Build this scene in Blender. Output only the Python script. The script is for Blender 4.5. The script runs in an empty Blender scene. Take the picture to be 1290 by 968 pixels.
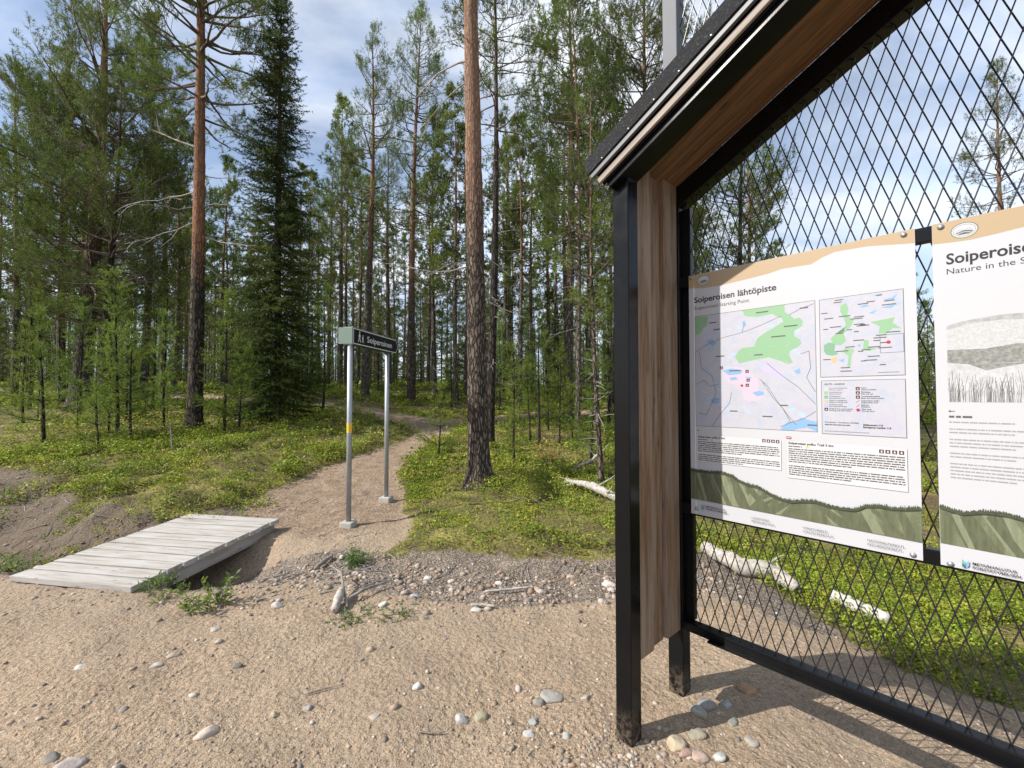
import bpy, bmesh, math, random
import numpy as np
from mathutils import Vector, Matrix

C = bpy.context.scene.collection
SC = bpy.context.scene
R = math.radians
rng = np.random.default_rng(7)
random.seed(7)

# ------------------------------------------------------------------ noise (numpy value noise)
_perm = np.random.default_rng(3).random((256, 256))
def vnoise(x, y, s=1.0, ox=0.0):
    x = np.asarray(x, float)*s+ox*17.3+1000; y = np.asarray(y, float)*s+ox*31.7+1000
    xi = np.floor(x).astype(int); yi = np.floor(y).astype(int)
    fx = x-xi; fy = y-yi
    fx = fx*fx*(3-2*fx); fy = fy*fy*(3-2*fy)
    p = lambda a, b: _perm[a & 255, b & 255]
    return (p(xi, yi)*(1-fx)+p(xi+1, yi)*fx)*(1-fy)+(p(xi, yi+1)*(1-fx)+p(xi+1, yi+1)*fx)*fy
def fbm(x, y, s=1.0, o=0.0, n=4):
    t = 0; a = 1; w = 0
    for i in range(n):
        t = t+a*vnoise(x, y, s*2**i, o+i*1.7); w += a; a *= .5
    return t/w
def sstep(a, b, x):
    t = np.clip((np.asarray(x, float)-a)/(b-a), 0, 1)
    return t*t*(3-2*t)

# ------------------------------------------------------------------ terrain
PATH = np.array([(-2.35, 3.3, .95), (-2.1, 4.6, .9), (-2.6, 6.3, .98), (-2.72, 7.4, .72), (-2.55, 8.4, .52), (-2.2, 9.7, .36), (-1.95, 10.9, .38),
                 (-2.1, 12., .5), (-3.5, 13.2, .52), (-5.6, 14.2, .5), (-8, 15.2, .6), (-13, 17, .7), (-22, 20, .8)])
PATH2 = np.array([(-2.35, 11.6, .45), (-1.2, 12.6, .4), (0.6, 13.6, .35), (4, 15.5, .35)])
def seg_dist(x, y, P):
    """distance to polyline minus interpolated half width"""
    best = np.full(np.shape(x), 1e9)
    for (x0, y0, w0), (x1, y1, w1) in zip(P[:-1], P[1:]):
        dx, dy = x1-x0, y1-y0; L = dx*dx+dy*dy
        t = np.clip(((x-x0)*dx+(y-y0)*dy)/L, 0, 1)
        d = np.hypot(x-x0-t*dx, y-y0-t*dy)-(w0+(w1-w0)*t)
        best = np.minimum(best, d)
    return best
EDGE = np.array([(-60, 6.6), (-9, 6.75), (-7.8, 6.5), (-6.3, 5.95), (-5.4, 5.4), (-4.7, 5.25), (-3.95, 5.3), (-3.6, 5.8), (-3.2, 6.1), (-1.55, 5.6), (-1.5, 4.25), (-.92, 4.05),
                 (-.03, 3.85), (.93, 3.92), (1.78, 4.2), (2.27, 3.5), (2.54, 2.74), (3.02, 2.5), (3.7, 1.5), (4.2, 0), (4.5, -6), (5, -80)])
def edge_side(x, y):
    """signed distance to the vegetation edge, positive inside the wood"""
    x = np.asarray(x, float); y = np.asarray(y, float)
    best = np.full(x.shape, 1e9)
    for (x0, y0), (x1, y1) in zip(EDGE[:-1], EDGE[1:]):
        dx, dy = x1-x0, y1-y0; L = dx*dx+dy*dy
        t = np.clip(((x-x0)*dx+(y-y0)*dy)/L, 0, 1)
        best = np.minimum(best, np.hypot(x-x0-t*dx, y-y0-t*dy))
    poly = np.vstack([EDGE, [(500, -80), (500, 500), (-500, 500), (-500, 6.6)]])
    ins = np.zeros(x.shape, bool)
    n = len(poly); j = n-1
    for i in range(n):
        xi, yi = poly[i]; xj, yj = poly[j]
        c = ((yi > y) != (yj > y)) & (x < (xj-xi)*(y-yi)/((yj-yi) if yj != yi else 1e-9)+xi)
        ins ^= c; j = i
    return np.where(ins, best, -best)
DITCH = np.array([(-30, 5.2, .1), (-8, 4.9, .1), (-5.2, 4.65, .15), (-3.4, 4.2, .2), (-2.2, 4.05, .1), (-1.2, 3.85, .05), (.2, 3.55, .02)])
def height(x, y, fine=True):
    x = np.asarray(x, float); y = np.asarray(y, float)
    sp = np.log1p(np.exp(np.clip((y-6.2)*1.6, -30, 60)))/1.6
    z = 2.25*np.tanh(.125*sp/2.25)
    z = z*(1-.35*sstep(3, 14, x))
    e = edge_side(x, y)
    p = seg_dist(x, y, PATH)
    z = z+.10*sstep(-.25, .5, e)*sstep(-.1, .6, p)*sstep(2.2, 1.2, x)
    z = z-.40*sstep(1.45, 3.9, x)*sstep(9.5, 4.5, y)                       # ground falls away behind the shelter
    z = z+.17*sstep(-3.6, -4.8, x)*sstep(4.6, 6.1, y)                       # soil bank on the left
    dd = seg_dist(x, y, DITCH)
    z = z-(.30*sstep(-1.6, -3.0, x)*sstep(-5.0, -3.9, x)+.12*sstep(-1.6, -3.0, x)*sstep(-3.9, -5.0, x)+.06*sstep(.8, -1.2, x))*sstep(.6, -.1, dd)*(1-.55*sstep(-2.75, -1.9, x))
    z = z+(fbm(x, y, .35, 2)-.5)*.45*sstep(7, 14, np.hypot(x, y))*sstep(-.2, 1.2, p)
    bank = sstep(-2.9, -3.8, x)*sstep(4.0, 4.6, y)*sstep(7.2, 5.6, y)
    z = z+bank*((fbm(x, y, 2.3, 51, 5)-.5)*.20)
    if fine:
        z = z+(fbm(x, y, 1.4, 5)-.5)*.05*sstep(1.6, 3.4, np.hypot(x-.7, y-2))
        z = z+(fbm(x, y, 3.2, 9, 3)-.5)*.05*sstep(.25, .9, np.hypot(x-.7, y-2.05))
        z = z+(fbm(x, y, 6, 8, 3)-.5)*(.028+.05*sstep(-.6, .2, e)*sstep(0, .3, p)+.03*sstep(.5, 0, np.abs(e+.3)))
    return z
def gz(x, y):
    return float(height(np.array([x]), np.array([y]))[0])

# ------------------------------------------------------------------ object helpers
def link(o, parent=None):
    C.objects.link(o)
    if parent is not None: o.parent = parent
    return o
def tag(o, label=None, cat=None, group=None, kind=None):
    if label: o['label'] = label
    if cat: o['category'] = cat
    if group: o['group'] = group
    if kind: o['kind'] = kind
    return o
def thing(name, label, cat, loc=(0, 0, 0), rz=0.0, group=None):
    o = bpy.data.objects.new(name, None); o.empty_display_size = .1
    C.objects.link(o); o.location = loc; o.rotation_euler = (0, 0, rz)
    return tag(o, label, cat, group)
def smooth(me):
    me.polygons.foreach_set('use_smooth', np.ones(len(me.polygons), bool)); me.update()
def arrays(name, V, F, mats, midx=None, col=None, vec=None, val=None, smoothed=False):
    """mesh from numpy arrays; F (n,3) or (n,4)"""
    V = np.asarray(V, np.float32).reshape(-1, 3)
    me = bpy.data.meshes.new(name)
    if isinstance(F, np.ndarray):
        k = F.shape[1]; n = len(F)
        me.vertices.add(len(V)); me.vertices.foreach_set('co', V.ravel())
        me.loops.add(n*k); me.loops.foreach_set('vertex_index', F.astype(np.int32).ravel())
        me.polygons.add(n)
        me.polygons.foreach_set('loop_start', np.arange(0, n*k, k, dtype=np.int32))
        try: me.polygons.foreach_set('loop_total', np.full(n, k, np.int32))
        except Exception: pass
        me.update(calc_edges=True)
    else:
        me.from_pydata([tuple(map(float, v)) for v in V], [], [tuple(map(int, f)) for f in F])
    for m in (mats if isinstance(mats, (list, tuple)) else [mats]): me.materials.append(m)
    if midx is not None: me.polygons.foreach_set('material_index', np.asarray(midx, np.int32))
    if col is not None:
        a = me.color_attributes.new('col', 'FLOAT_COLOR', 'POINT')
        c4 = np.ones((len(V), 4), np.float32); c4[:, :3] = col
        a.data.foreach_set('color', c4.ravel())
    if vec is not None:
        a = me.attributes.new('gc', 'FLOAT_VECTOR', 'POINT'); a.data.foreach_set('vector', np.asarray(vec, np.float32).ravel())
    if val is not None:
        a = me.attributes.new('val', 'FLOAT', 'POINT'); a.data.foreach_set('value', np.asarray(val, np.float32).ravel())
    if smoothed: smooth(me)
    me.update()
    return me
def ob(name, me, parent=None, loc=None, rot=None):
    o = bpy.data.objects.new(name, me)
    link(o, parent)
    if loc is not None: o.location = loc
    if rot is not None: o.rotation_euler = rot
    return o

# ------------------------------------------------------------------ material helpers
class N:
    def __init__(s, name):
        s.m = bpy.data.materials.new(name); s.m.use_nodes = True
        s.t = s.m.node_tree; s.n = s.t.nodes; s.l = s.t.links
        s.b = s.n['Principled BSDF']; s.out = s.n['Material Output']
    def node(s, kind, **kw):
        x = s.n.new(kind)
        for k, v in kw.items():
            if k.startswith('i_'):
                x.inputs[k[2:].replace('_', ' ')].default_value = v
            else: setattr(x, k, v)
        return x
    def link(s, a, b): s.l.new(a, b)
    def obj(s): return s.node('ShaderNodeTexCoord').outputs['Object']
    def attr(s, name, out='Color'): return s.node('ShaderNodeAttribute', attribute_name=name).outputs[out]
    def scale(s, vec, sc):
        m = s.node('ShaderNodeMapping'); m.inputs['Scale'].default_value = sc
        s.link(vec, m.inputs['Vector']); return m.outputs['Vector']
    def noise(s, vec, scale=5, detail=4, rough=.55, dist=0, out='Fac'):
        x = s.node('ShaderNodeTexNoise'); x.inputs['Scale'].default_value = scale; x.inputs['Detail'].default_value = detail
        x.inputs['Roughness'].default_value = rough; x.inputs['Distortion'].default_value = dist
        s.link(vec, x.inputs['Vector']); return x.outputs[out]
    def voro(s, vec, scale=5, feature='F1', out='Distance'):
        x = s.node('ShaderNodeTexVoronoi', feature=feature); x.inputs['Scale'].default_value = scale
        s.link(vec, x.inputs['Vector']); return x.outputs[out]
    def ramp(s, fac, stops):
        x = s.node('ShaderNodeValToRGB'); e = x.color_ramp.elements
        while len(e) < len(stops): e.new(.5)
        for i, (p, c) in enumerate(stops):
            e[i].position = p
            e[i].color = (c, c, c, 1) if not isinstance(c, (tuple, list)) else (*c, 1)
        s.link(fac, x.inputs['Fac']); return x.outputs['Color']
    def mix(s, fac, a, b, mode='MIX'):
        x = s.node('ShaderNodeMix', data_type='RGBA', blend_type=mode)
        for v, k in ((fac, 0), (a, 6), (b, 7)):
            if isinstance(v, (int, float)): x.inputs[k].default_value = v if k == 0 else (v, v, v, 1)
            elif isinstance(v, (tuple, list)): x.inputs[k].default_value = (*v, 1)
            else: s.link(v, x.inputs[k])
        return x.outputs[2]
    def math(s, op, a, b=0.0):
        x = s.node('ShaderNodeMath', operation=op)
        for i, v in enumerate((a, b)):
            if isinstance(v, (int, float)): x.inputs[i].default_value = v
            else: s.link(v, x.inputs[i])
        return x.outputs[0]
    def base(s, c, rough=.8, spec=None):
        if isinstance(c, (tuple, list)): s.b.inputs['Base Color'].default_value = (*c, 1)
        else: s.link(c, s.b.inputs['Base Color'])
        if isinstance(rough, (int, float)): s.b.inputs['Roughness'].default_value = rough
        else: s.link(rough, s.b.inputs['Roughness'])
        if spec is not None: s.b.inputs['Specular IOR Level'].default_value = spec
        return s
    def bump(s, h, strength=.4, dist=.02, prev=None):
        x = s.node('ShaderNodeBump'); x.inputs['Strength'].default_value = strength; x.inputs['Distance'].default_value = dist
        s.link(h, x.inputs['Height'])
        if prev is not None: s.link(prev, x.inputs['Normal'])
        s.link(x.outputs[0], s.b.inputs['Normal']); return x.outputs[0]

def plain(name, c, rough=.6, metal=0.0, var=.0, spec=None):
    k = N(name)
    if var:
        n = k.noise(k.obj(), 9, 5)
        k.base(k.mix(n, tuple(x*(1-var) for x in c), tuple(min(1, x*(1+var)) for x in c)), rough, spec)
    else: k.base(c, rough, spec)
    k.b.inputs['Metallic'].default_value = metal
    return k.m

def m_black_steel():
    k = N('black_powder_coat'); o = k.obj()
    n = k.noise(o, 3, 5)
    sx = k.node('ShaderNodeSeparateXYZ'); k.link(o, sx.inputs[0])
    mr = k.node('ShaderNodeMapRange'); mr.inputs[1].default_value = .16; mr.inputs[2].default_value = .0; k.link(sx.outputs[2], mr.inputs[0])
    dust = k.math('MULTIPLY', mr.outputs[0], k.ramp(k.noise(o, 38, 5, .7), [(.42, 0.), (.62, .75)]))
    k.base(k.mix(dust, k.mix(n, (.003, .003, .0035), (.008, .008, .009)), (.16, .125, .09)), k.ramp(k.noise(o, 14, 4), [(.3, .16), (.75, .30)]), .18)
    k.bump(k.noise(o, 260, 2), .08, .001)
    return k.m
def m_wood(name, dark, mid, light, grey=None, rough=.75, gs=1.0):
    """grain runs along x of the 'gc' attribute"""
    k = N(name); g = k.attr('gc', 'Vector')
    v = k.scale(g, (1.6*gs, 26*gs, 26*gs))
    a = k.noise(v, 1.3, 7, .62, .6)
    fine = k.noise(k.scale(g, (5*gs, 170*gs, 170*gs)), 1, 4, .6)
    col = k.ramp(a, [(.3, dark), (.52, mid), (.72, light)])
    col = k.mix(k.ramp(fine, [(.4, .0), (.7, .65)]), col, dark)
    kv = k.scale(g, (5.5*gs, 15*gs, 15*gs))
    kn = k.voro(kv, 1.0)
    col = k.mix(k.ramp(kn, [(.07, .8), (.17, 0.)]), col, tuple(x*.4 for x in dark))
    if grey:
        gm = k.noise(k.scale(g, (1.1, 9, 9)), 1.4, 5, .6)
        col = k.mix(k.ramp(gm, [(.42, 0.), (.62, .75)]), col, grey)
    k.base(col, rough)
    k.bump(fine, .35, .002)
    return k.m
def m_ground():
    k = N('ground_soil'); o = k.obj(); z = k.attr('col')
    sep = k.node('ShaderNodeSeparateColor'); k.link(z, sep.inputs[0])
    sand, veg, deb = sep.outputs[0], sep.outputs[1], sep.outputs[2]
    big = k.noise(o, .9, 5, .6); mid = k.noise(o, 7, 6, .65); fine = k.noise(o, 75, 4, .7)
    sc = k.ramp(big, [(.34, (.34, .235, .15)), (.5, (.455, .325, .21)), (.68, (.53, .395, .27))])
    sc = k.mix(k.ramp(mid, [(.3, .6), (.62, 0.)]), sc, (.25, .195, .14))
    sc = k.mix(k.ramp(fine, [(.36, .75), (.6, 0.)]), sc, (.17, .13, .09))
    sc = k.mix(k.ramp(k.noise(o, 2.3, 7, .7), [(.50, 0.), (.66, .55)]), sc, (.22, .175, .125))
    sc = k.mix(k.ramp(k.noise(o, 28, 5, .7), [(.40, .55), (.56, 0.)]), sc, (.20, .155, .11))
    cell = k.node('ShaderNodeTexVoronoi'); cell.inputs['Scale'].default_value = 150; k.link(o, cell.inputs['Vector'])
    cs = k.node('ShaderNodeSeparateColor'); k.link(cell.outputs['Color'], cs.inputs[0])
    sc = k.mix(k.ramp(cs.outputs[0], [(.76, 0.), (.84, .5)]), sc, (.50, .41, .31))
    sc = k.mix(k.ramp(cs.outputs[1], [(.86, 0.), (.90, .5)]), sc, (.20, .165, .135))
    sc = k.mix(k.ramp(cs.outputs[2], [(.93, 0.), (.96, .6)]), sc, (.42, .25, .17))
    sc = k.mix(k.ramp(k.noise(o, .38, 4, .6), [(.40, .45), (.58, 0.)]), sc, k.mix(fine, (.20, .155, .115), (.38, .305, .23)))
    # vegetation floor: litter, moss, lichen
    ln = k.noise(o, 2.2, 6, .65); l2 = k.noise(o, 34, 5, .7)
    vc = k.ramp(ln, [(.32, (.12, .080, .045)), (.44, (.13, .115, .036)), (.56, (.235, .215, .052)), (.70, (.34, .29, .09))])
    vc = k.mix(k.ramp(l2, [(.35, .85), (.6, 0.)]), vc, (.045, .034, .02))
    vc = k.mix(k.ramp(cs.outputs[1], [(.8, 0.), (.86, .5)]), vc, (.20, .15, .10))
    # debris: grey brown earth with chips
    dn = k.noise(o, 4, 6, .65); d2 = k.noise(o, 40, 5, .7)
    dc = k.ramp(dn, [(.3, (.085, .062, .042)), (.5, (.165, .125, .088)), (.7, (.245, .195, .145))])
    dc = k.mix(k.ramp(d2, [(.36, .85), (.62, 0.)]), dc, (.07, .052, .038))
    dc = k.mix(k.ramp(cs.outputs[0], [(.70, 0.), (.76, .7)]), dc, (.40, .36, .32))
    dc = k.mix(k.math('MULTIPLY', k.attr('soil', 'Fac'), .9), dc, k.mix(d2, (.075, .052, .035), k.mix(dn, (.14, .105, .075), (.27, .215, .16))))
    jag = k.math('MULTIPLY', k.math('SUBTRACT', mid, .5), .9)
    def edge(src, lo=.42, hi=.58):
        return k.ramp(k.math('ADD', src, jag), [(lo, 0.), (hi, 1.)])
    # path: needle strewn reddish earth (stored in sand channel between .5 and .8)
    col = k.mix(edge(veg), sc, vc)
    col = k.mix(edge(deb), col, dc)
    pth = k.attr('val', 'Fac')
    pc = k.ramp(mid, [(.3, (.22, .155, .105)), (.55, (.335, .25, .18)), (.75, (.41, .32, .24))])
    pc = k.mix(k.ramp(l2, [(.38, .7), (.6, 0.)]), pc, (.12, .08, .05))
    col = k.mix(edge(pth), col, pc)
    k.base(col, .95, .2)
    h = k.math('ADD', k.math('MULTIPLY', fine, .6), k.math('MULTIPLY', cell.outputs['Distance'], -.5))
    n1 = k.bump(h, .7, .007)
    n2 = k.bump(mid, .55, .05, n1)
    n3 = k.bump(k.noise(o, 24, 5, .65), .9, .03, n2)
    clod = k.voro(o, 42, 'SMOOTH_F1')
    k.bump(k.math('MULTIPLY', clod, -1.0), .5, .014, n3)
    return k.m
def m_attrcol(name, rough=.6, transl=0.0, spec=.3, bump=0):
    k = N(name); c = k.attr('col')
    info = k.node('ShaderNodeObjectInfo')
    hs = k.node('ShaderNodeHueSaturation'); k.link(c, hs.inputs['Color'])
    k.link(k.math('ADD', k.math('MULTIPLY', info.outputs['Random'], .035), .485), hs.inputs['Hue'])
    k.link(k.math('ADD', k.math('MULTIPLY', info.outputs['Random'], .3), .85), hs.inputs['Value'])
    col = hs.outputs[0]
    k.base(col, rough, spec)
    if transl:
        tr = k.node('ShaderNodeBsdfTranslucent'); k.link(col, tr.inputs['Color'])
        mx = k.node('ShaderNodeMixShader'); mx.inputs[0].default_value = transl
        k.link(k.b.outputs[0], mx.inputs[1]); k.link(tr.outputs[0], mx.inputs[2]); k.link(mx.outputs[0], k.out.inputs[0])
    if bump: k.bump(k.noise(k.obj(), 60, 4), bump, .01)
    return k.m
def m_bark(name, low, lowcrack, up, upcrack, zlo, zhi, vs=(34, 34, 8)):
    """grey plated bark at the foot, thin orange flakes above; change between zlo and zhi metres"""
    k = N(name); o = k.obj()
    v = k.scale(o, vs)
    wob = k.node('ShaderNodeVectorMath', operation='ADD'); k.link(v, wob.inputs[0])
    nn = k.node('ShaderNodeTexNoise'); nn.inputs['Scale'].default_value = 1.1; nn.inputs['Detail'].default_value = 5
    k.link(v, nn.inputs['Vector']); k.link(nn.outputs['Color'], wob.inputs[1])
    e = k.voro(wob.outputs[0], .62, 'DISTANCE_TO_EDGE'); cc = k.voro(wob.outputs[0], .62, 'F1', 'Color')
    fine = k.noise(k.scale(o, (60, 60, 22)), 1, 5, .65)
    crack = k.ramp(k.math('ADD', e, k.math('MULTIPLY', k.math('SUBTRACT', fine, .5), .28)), [(.0, .0), (.20, 1.)])
    sepc = k.node('ShaderNodeSeparateColor'); k.link(cc, sepc.inputs[0])
    lc = k.mix(sepc.outputs[0], tuple(x*.75 for x in low), tuple(x*1.3 for x in low))
    lc = k.mix(k.ramp(fine, [(.35, .6), (.65, 0.)]), lc, lowcrack)
    lc = k.mix(crack, lowcrack, lc)
    uc = k.mix(sepc.outputs[1], tuple(x*.72 for x in up), tuple(min(.9, x*1.25) for x in up))
    uc = k.mix(k.ramp(fine, [(.38, .9), (.60, 0.)]), uc, upcrack)
    uc = k.mix(k.ramp(k.noise(k.scale(o, (9, 9, 4)), 1, 4, .6), [(.42, .7), (.60, 0.)]), uc, tuple(x*.55+.03 for x in up))
    uc = k.mix(k.math('MULTIPLY', k.math('SUBTRACT', 1., crack), .55), uc, upcrack)
    s = k.node('ShaderNodeSeparateXYZ'); k.link(o, s.inputs[0])
    mr = k.node('ShaderNodeMapRange'); mr.inputs[1].default_value = zlo; mr.inputs[2].default_value = zhi
    k.link(k.math('ADD', s.outputs[2], k.math('MULTIPLY', k.math('SUBTRACT', k.noise(o, 5, 3), .5), 1.6)), mr.inputs[0])
    k.base(k.mix(mr.outputs[0], lc, uc), .9, .2)
    hh = k.math('ADD', k.math('MULTIPLY', crack, k.math('SUBTRACT', 1.0, k.math('MULTIPLY', mr.outputs[0], .7))), k.math('MULTIPLY', fine, .3))
    k.bump(hh, 1.0, .035)
    return k.m

M = {}
M['black'] = m_black_steel()
M['galv'] = plain('galvanised_steel', (.34, .355, .37), .5, .6, .2)
M['sheen_post'] = plain('black_steel_sky_sheen', (.16, .165, .18), .65, .0, .06, .2)  # pale grey paints sun and sky sheen onto black steel
M['edge'] = plain('dark_edge_metal', (.085, .085, .095), .5, 0, .1)
M['wire'] = plain('dark_wire', (.012, .012, .014), .4, 0)
M['lining'] = m_wood('weathered_lining', (.085, .045, .022), (.23, .14, .08), (.36, .24, .15), grey=(.31, .25, .195))
M['soffit'] = m_wood('brown_soffit', (.075, .036, .016), (.20, .105, .046), (.30, .17, .08))
M['fascia'] = m_wood('pale_fascia', (.17, .14, .115), (.30, .255, .215), (.39, .34, .30))
M['plank'] = m_wood('grey_planks', (.21, .18, .15), (.38, .35, .315), (.46, .435, .405), grey=(.43, .415, .395), gs=1.0)
M['concrete'] = plain('concrete', (.36, .34, .30), .9, 0, .25)
M['ground'] = m_ground()
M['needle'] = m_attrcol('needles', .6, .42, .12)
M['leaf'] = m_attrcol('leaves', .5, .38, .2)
M['stone'] = m_attrcol('stone', .8, 0, .3, .5)
M['deadwood'] = None
def m_felt():
    k = N('roof_felt'); o = k.obj()
    n = k.noise(o, 150, 4, .75)
    k.base(k.ramp(n, [(.45, (.006, .006, .007)), (.6, (.02, .02, .022)), (.70, (.13, .13, .135))]), .8)
    k.bump(n, 1.0, .014); return k.m
M['felt'] = m_felt()
def m_dead(name, a, b):
    k = N(name); o = k.obj()
    n = k.noise(o, 26, 6, .7); k.base(k.ramp(n, [(.3, a), (.6, b)]), .85)
    k.bump(n, .5, .01); return k.m
M['deadwood'] = m_dead('bleached_wood', (.16, .14, .12), (.42, .385, .34))
M['twig'] = m_dead('grey_twig', (.10, .085, .07), (.27, .24, .21))
M['branchwood'] = m_dead('branch_bark', (.055, .042, .034), (.15, .115, .09))
M['bark_a'] = m_bark('bark_orange_tall', (.125, .098, .078), (.022, .017, .014), (.37, .175, .088), (.11, .055, .035), 3.3, 4.6)
M['bark_b'] = m_bark('bark_grey_plated', (.205, .160, .128), (.035, .026, .02), (.36, .205, .13), (.13, .075, .05), 3.2, 5.2, (40, 40, 10))
M['bark_c'] = m_bark('bark_dark', (.075, .06, .05), (.018, .014, .012), (.14, .085, .055), (.05, .03, .022), 4.5, 9)
M['bark_far'] = m_bark('bark_forest', (.215, .18, .15), (.055, .045, .037), (.34, .18, .10), (.13, .065, .04), 3.5, 8)
M['bark_spruce'] = m_bark('bark_spruce', (.10, .08, .065), (.03, .024, .02), (.10, .08, .065), (.03, .024, .02), 3, 8)

# ------------------------------------------------------------------ solids
def bm_box(bm, x0, x1, y0, y1, z0, z1, bev=0.0):
    r = bmesh.ops.create_cube(bm, size=1)
    for v in r['verts']:
        v.co = ((v.co.x+.5)*(x1-x0)+x0, (v.co.y+.5)*(y1-y0)+y0, (v.co.z+.5)*(z1-z0)+z0)
    if bev:
        es = list({e for v in r['verts'] for e in v.link_edges})
        bmesh.ops.bevel(bm, geom=es, offset=bev, segments=2, affect='EDGES', profile=.6)
def finish(bm, name, mat, parent=None, loc=None, rz=None, grain=None, sm=False):
    bmesh.ops.recalc_face_normals(bm, faces=bm.faces[:])
    me = bpy.data.meshes.new(name); bm.to_mesh(me); bm.free()
    me.materials.append(mat)
    if grain is not None:
        co = np.empty(len(me.vertices)*3, np.float32); me.vertices.foreach_get('co', co); co = co.reshape(-1, 3)
        g = np.array([grain(*p) for p in co], np.float32)
        a = me.attributes.new('gc', 'FLOAT_VECTOR', 'POINT'); a.data.foreach_set('vector', g.ravel())
    if sm: smooth(me)
    return ob(name, me, parent, loc, None if rz is None else (0, 0, rz))
def box(name, mat, parent, x0, x1, y0, y1, z0, z1, bev=.003, grain=None):
    bm = bmesh.new(); bm_box(bm, x0, x1, y0, y1, z0, z1, bev)
    return finish(bm, name, mat, parent, grain=grain)
def bm_tube(bm, pts, rad, n=6, cap=True):
    pts = [Vector(p) for p in pts]
    if isinstance(rad, (int, float)): rad = [rad]*len(pts)
    rings = []
    up = Vector((0, 0, 1))
    for i, p in enumerate(pts):
        d = (pts[min(i+1, len(pts)-1)]-pts[max(i-1, 0)]).normalized()
        ref = up if abs(d.z) < .9 else Vector((1, 0, 0))
        a = d.cross(ref).normalized(); b = d.cross(a)
        rings.append([bm.verts.new(p+(a*math.cos(2*math.pi*j/n)+b*math.sin(2*math.pi*j/n))*rad[i]) for j in range(n)])
    for r0, r1 in zip(rings[:-1], rings[1:]):
        for j in range(n): bm.faces.new((r0[j], r0[(j+1) % n], r1[(j+1) % n], r1[j]))
    if cap:
        bm.faces.new(rings[0][::-1]); bm.faces.new(rings[-1])

# ------------------------------------------------------------------ world, sun, camera
SE = R(39.5)
SUN_DIR = Vector((math.cos(R(17))*math.cos(SE), math.sin(R(17))*math.cos(SE), -math.sin(SE)))
w = bpy.data.worlds.new('World'); SC.world = w; w.use_nodes = True
nt = w.node_tree; nt.nodes.clear()
def wn(kind, **kw):
    x = nt.nodes.new(kind)
    for k, v in kw.items(): setattr(x, k, v)
    return x
sky = wn('ShaderNodeTexSky', sky_type='NISHITA'); sky.sun_disc = False
sky.sun_elevation = SE; sky.sun_rotation = math.atan2(-SUN_DIR.x, -SUN_DIR.y)
sky.air_density = 1.0; sky.dust_density = .6; sky.ozone_density = 2.0
tc = wn('ShaderNodeTexCoord'); sp = wn('ShaderNodeSeparateXYZ'); nt.links.new(tc.outputs['Generated'], sp.inputs[0])
def wm(op, a, b):
    x = wn('ShaderNodeMath', operation=op)
    for i, v in enumerate((a, b)):
        if isinstance(v, (int, float)): x.inputs[i].default_value = v
        else: nt.links.new(v, x.inputs[i])
    return x.outputs[0]
den = wm('ADD', wm('MAXIMUM', sp.outputs[2], 0.0), .28)
cb = wn('ShaderNodeCombineXYZ'); nt.links.new(wm('DIVIDE', sp.outputs[0], den), cb.inputs[0]); nt.links.new(wm('DIVIDE', sp.outputs[1], den), cb.inputs[1])
def wnoise(scale, detail, rough, dist, off):
    mp = wn('ShaderNodeMapping'); mp.inputs['Location'].default_value = off; mp.inputs['Scale'].default_value = (1, 1.5, 1)
    nt.links.new(cb.outputs[0], mp.inputs[0])
    x = wn('ShaderNodeTexNoise'); x.inputs['Scale'].default_value = scale; x.inputs['Detail'].default_value = detail
    x.inputs['Roughness'].default_value = rough; x.inputs['Distortion'].default_value = dist
    nt.links.new(mp.outputs[0], x.inputs['Vector']); return x.outputs['Fac']
def wramp(fac, stops):
    x = wn('ShaderNodeValToRGB'); e = x.color_ramp.elements
    while len(e) < len(stops): e.new(.5)
    for i, (p, c) in enumerate(stops):
        e[i].position = p; e[i].color = (*c, 1) if isinstance(c, tuple) else (c, c, c, 1)
    nt.links.new(fac, x.inputs[0]); return x.outputs[0]
cov = wramp(wnoise(1.1, 8, .55, .25, (3.1, 1.7, 0)), [(.37, .16), (.54, .62), (.70, .95)])
shade = wramp(wnoise(2.6, 6, .6, .3, (7.7, 4.2, 0)), [(.33, (5.8, 7.0, 9.2)), (.60, (8.8, 9.1, 9.5))])
mx = wn('ShaderNodeMix', data_type='RGBA'); nt.links.new(cov, mx.inputs[0]); nt.links.new(sky.outputs[0], mx.inputs[6]); nt.links.new(shade, mx.inputs[7])
bg = wn('ShaderNodeBackground'); bg.inputs['Strength'].default_value = .104; nt.links.new(mx.outputs[2], bg.inputs[0])
wo = wn('ShaderNodeOutputWorld'); nt.links.new(bg.outputs[0], wo.inputs[0])
sl = bpy.data.lights.new('sun', 'SUN'); sl.energy = 5.0; sl.angle = R(.53); sl.color = (1, .95, .87)
so = bpy.data.objects.new('sun', sl); C.objects.link(so); so.location = (-20, -6, 20)
so.rotation_euler = SUN_DIR.to_track_quat('-Z', 'Y').to_euler()
cam = bpy.data.cameras.new('camera'); co = bpy.data.objects.new('camera', cam); C.objects.link(co)
cam.sensor_width = 36; cam.lens = 36*546/1290; cam.clip_start = .05; cam.clip_end = 2000
co.location = (0, 0, 1.52); co.rotation_euler = (R(90)+.0272, 0.0, 0)
SC.camera = co
SC.view_settings.view_transform = 'Standard'; SC.view_settings.look = 'None'; SC.view_settings.gamma = 1
SC.view_settings.use_curve_mapping = False; SC.view_settings.exposure = .56
SC.cycles.max_bounces = 6; SC.cycles.diffuse_bounces = 3; SC.cycles.transmission_bounces = 4
SC.cycles.use_denoising = True
SC.cycles.sample_clamp_indirect = 6

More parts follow.
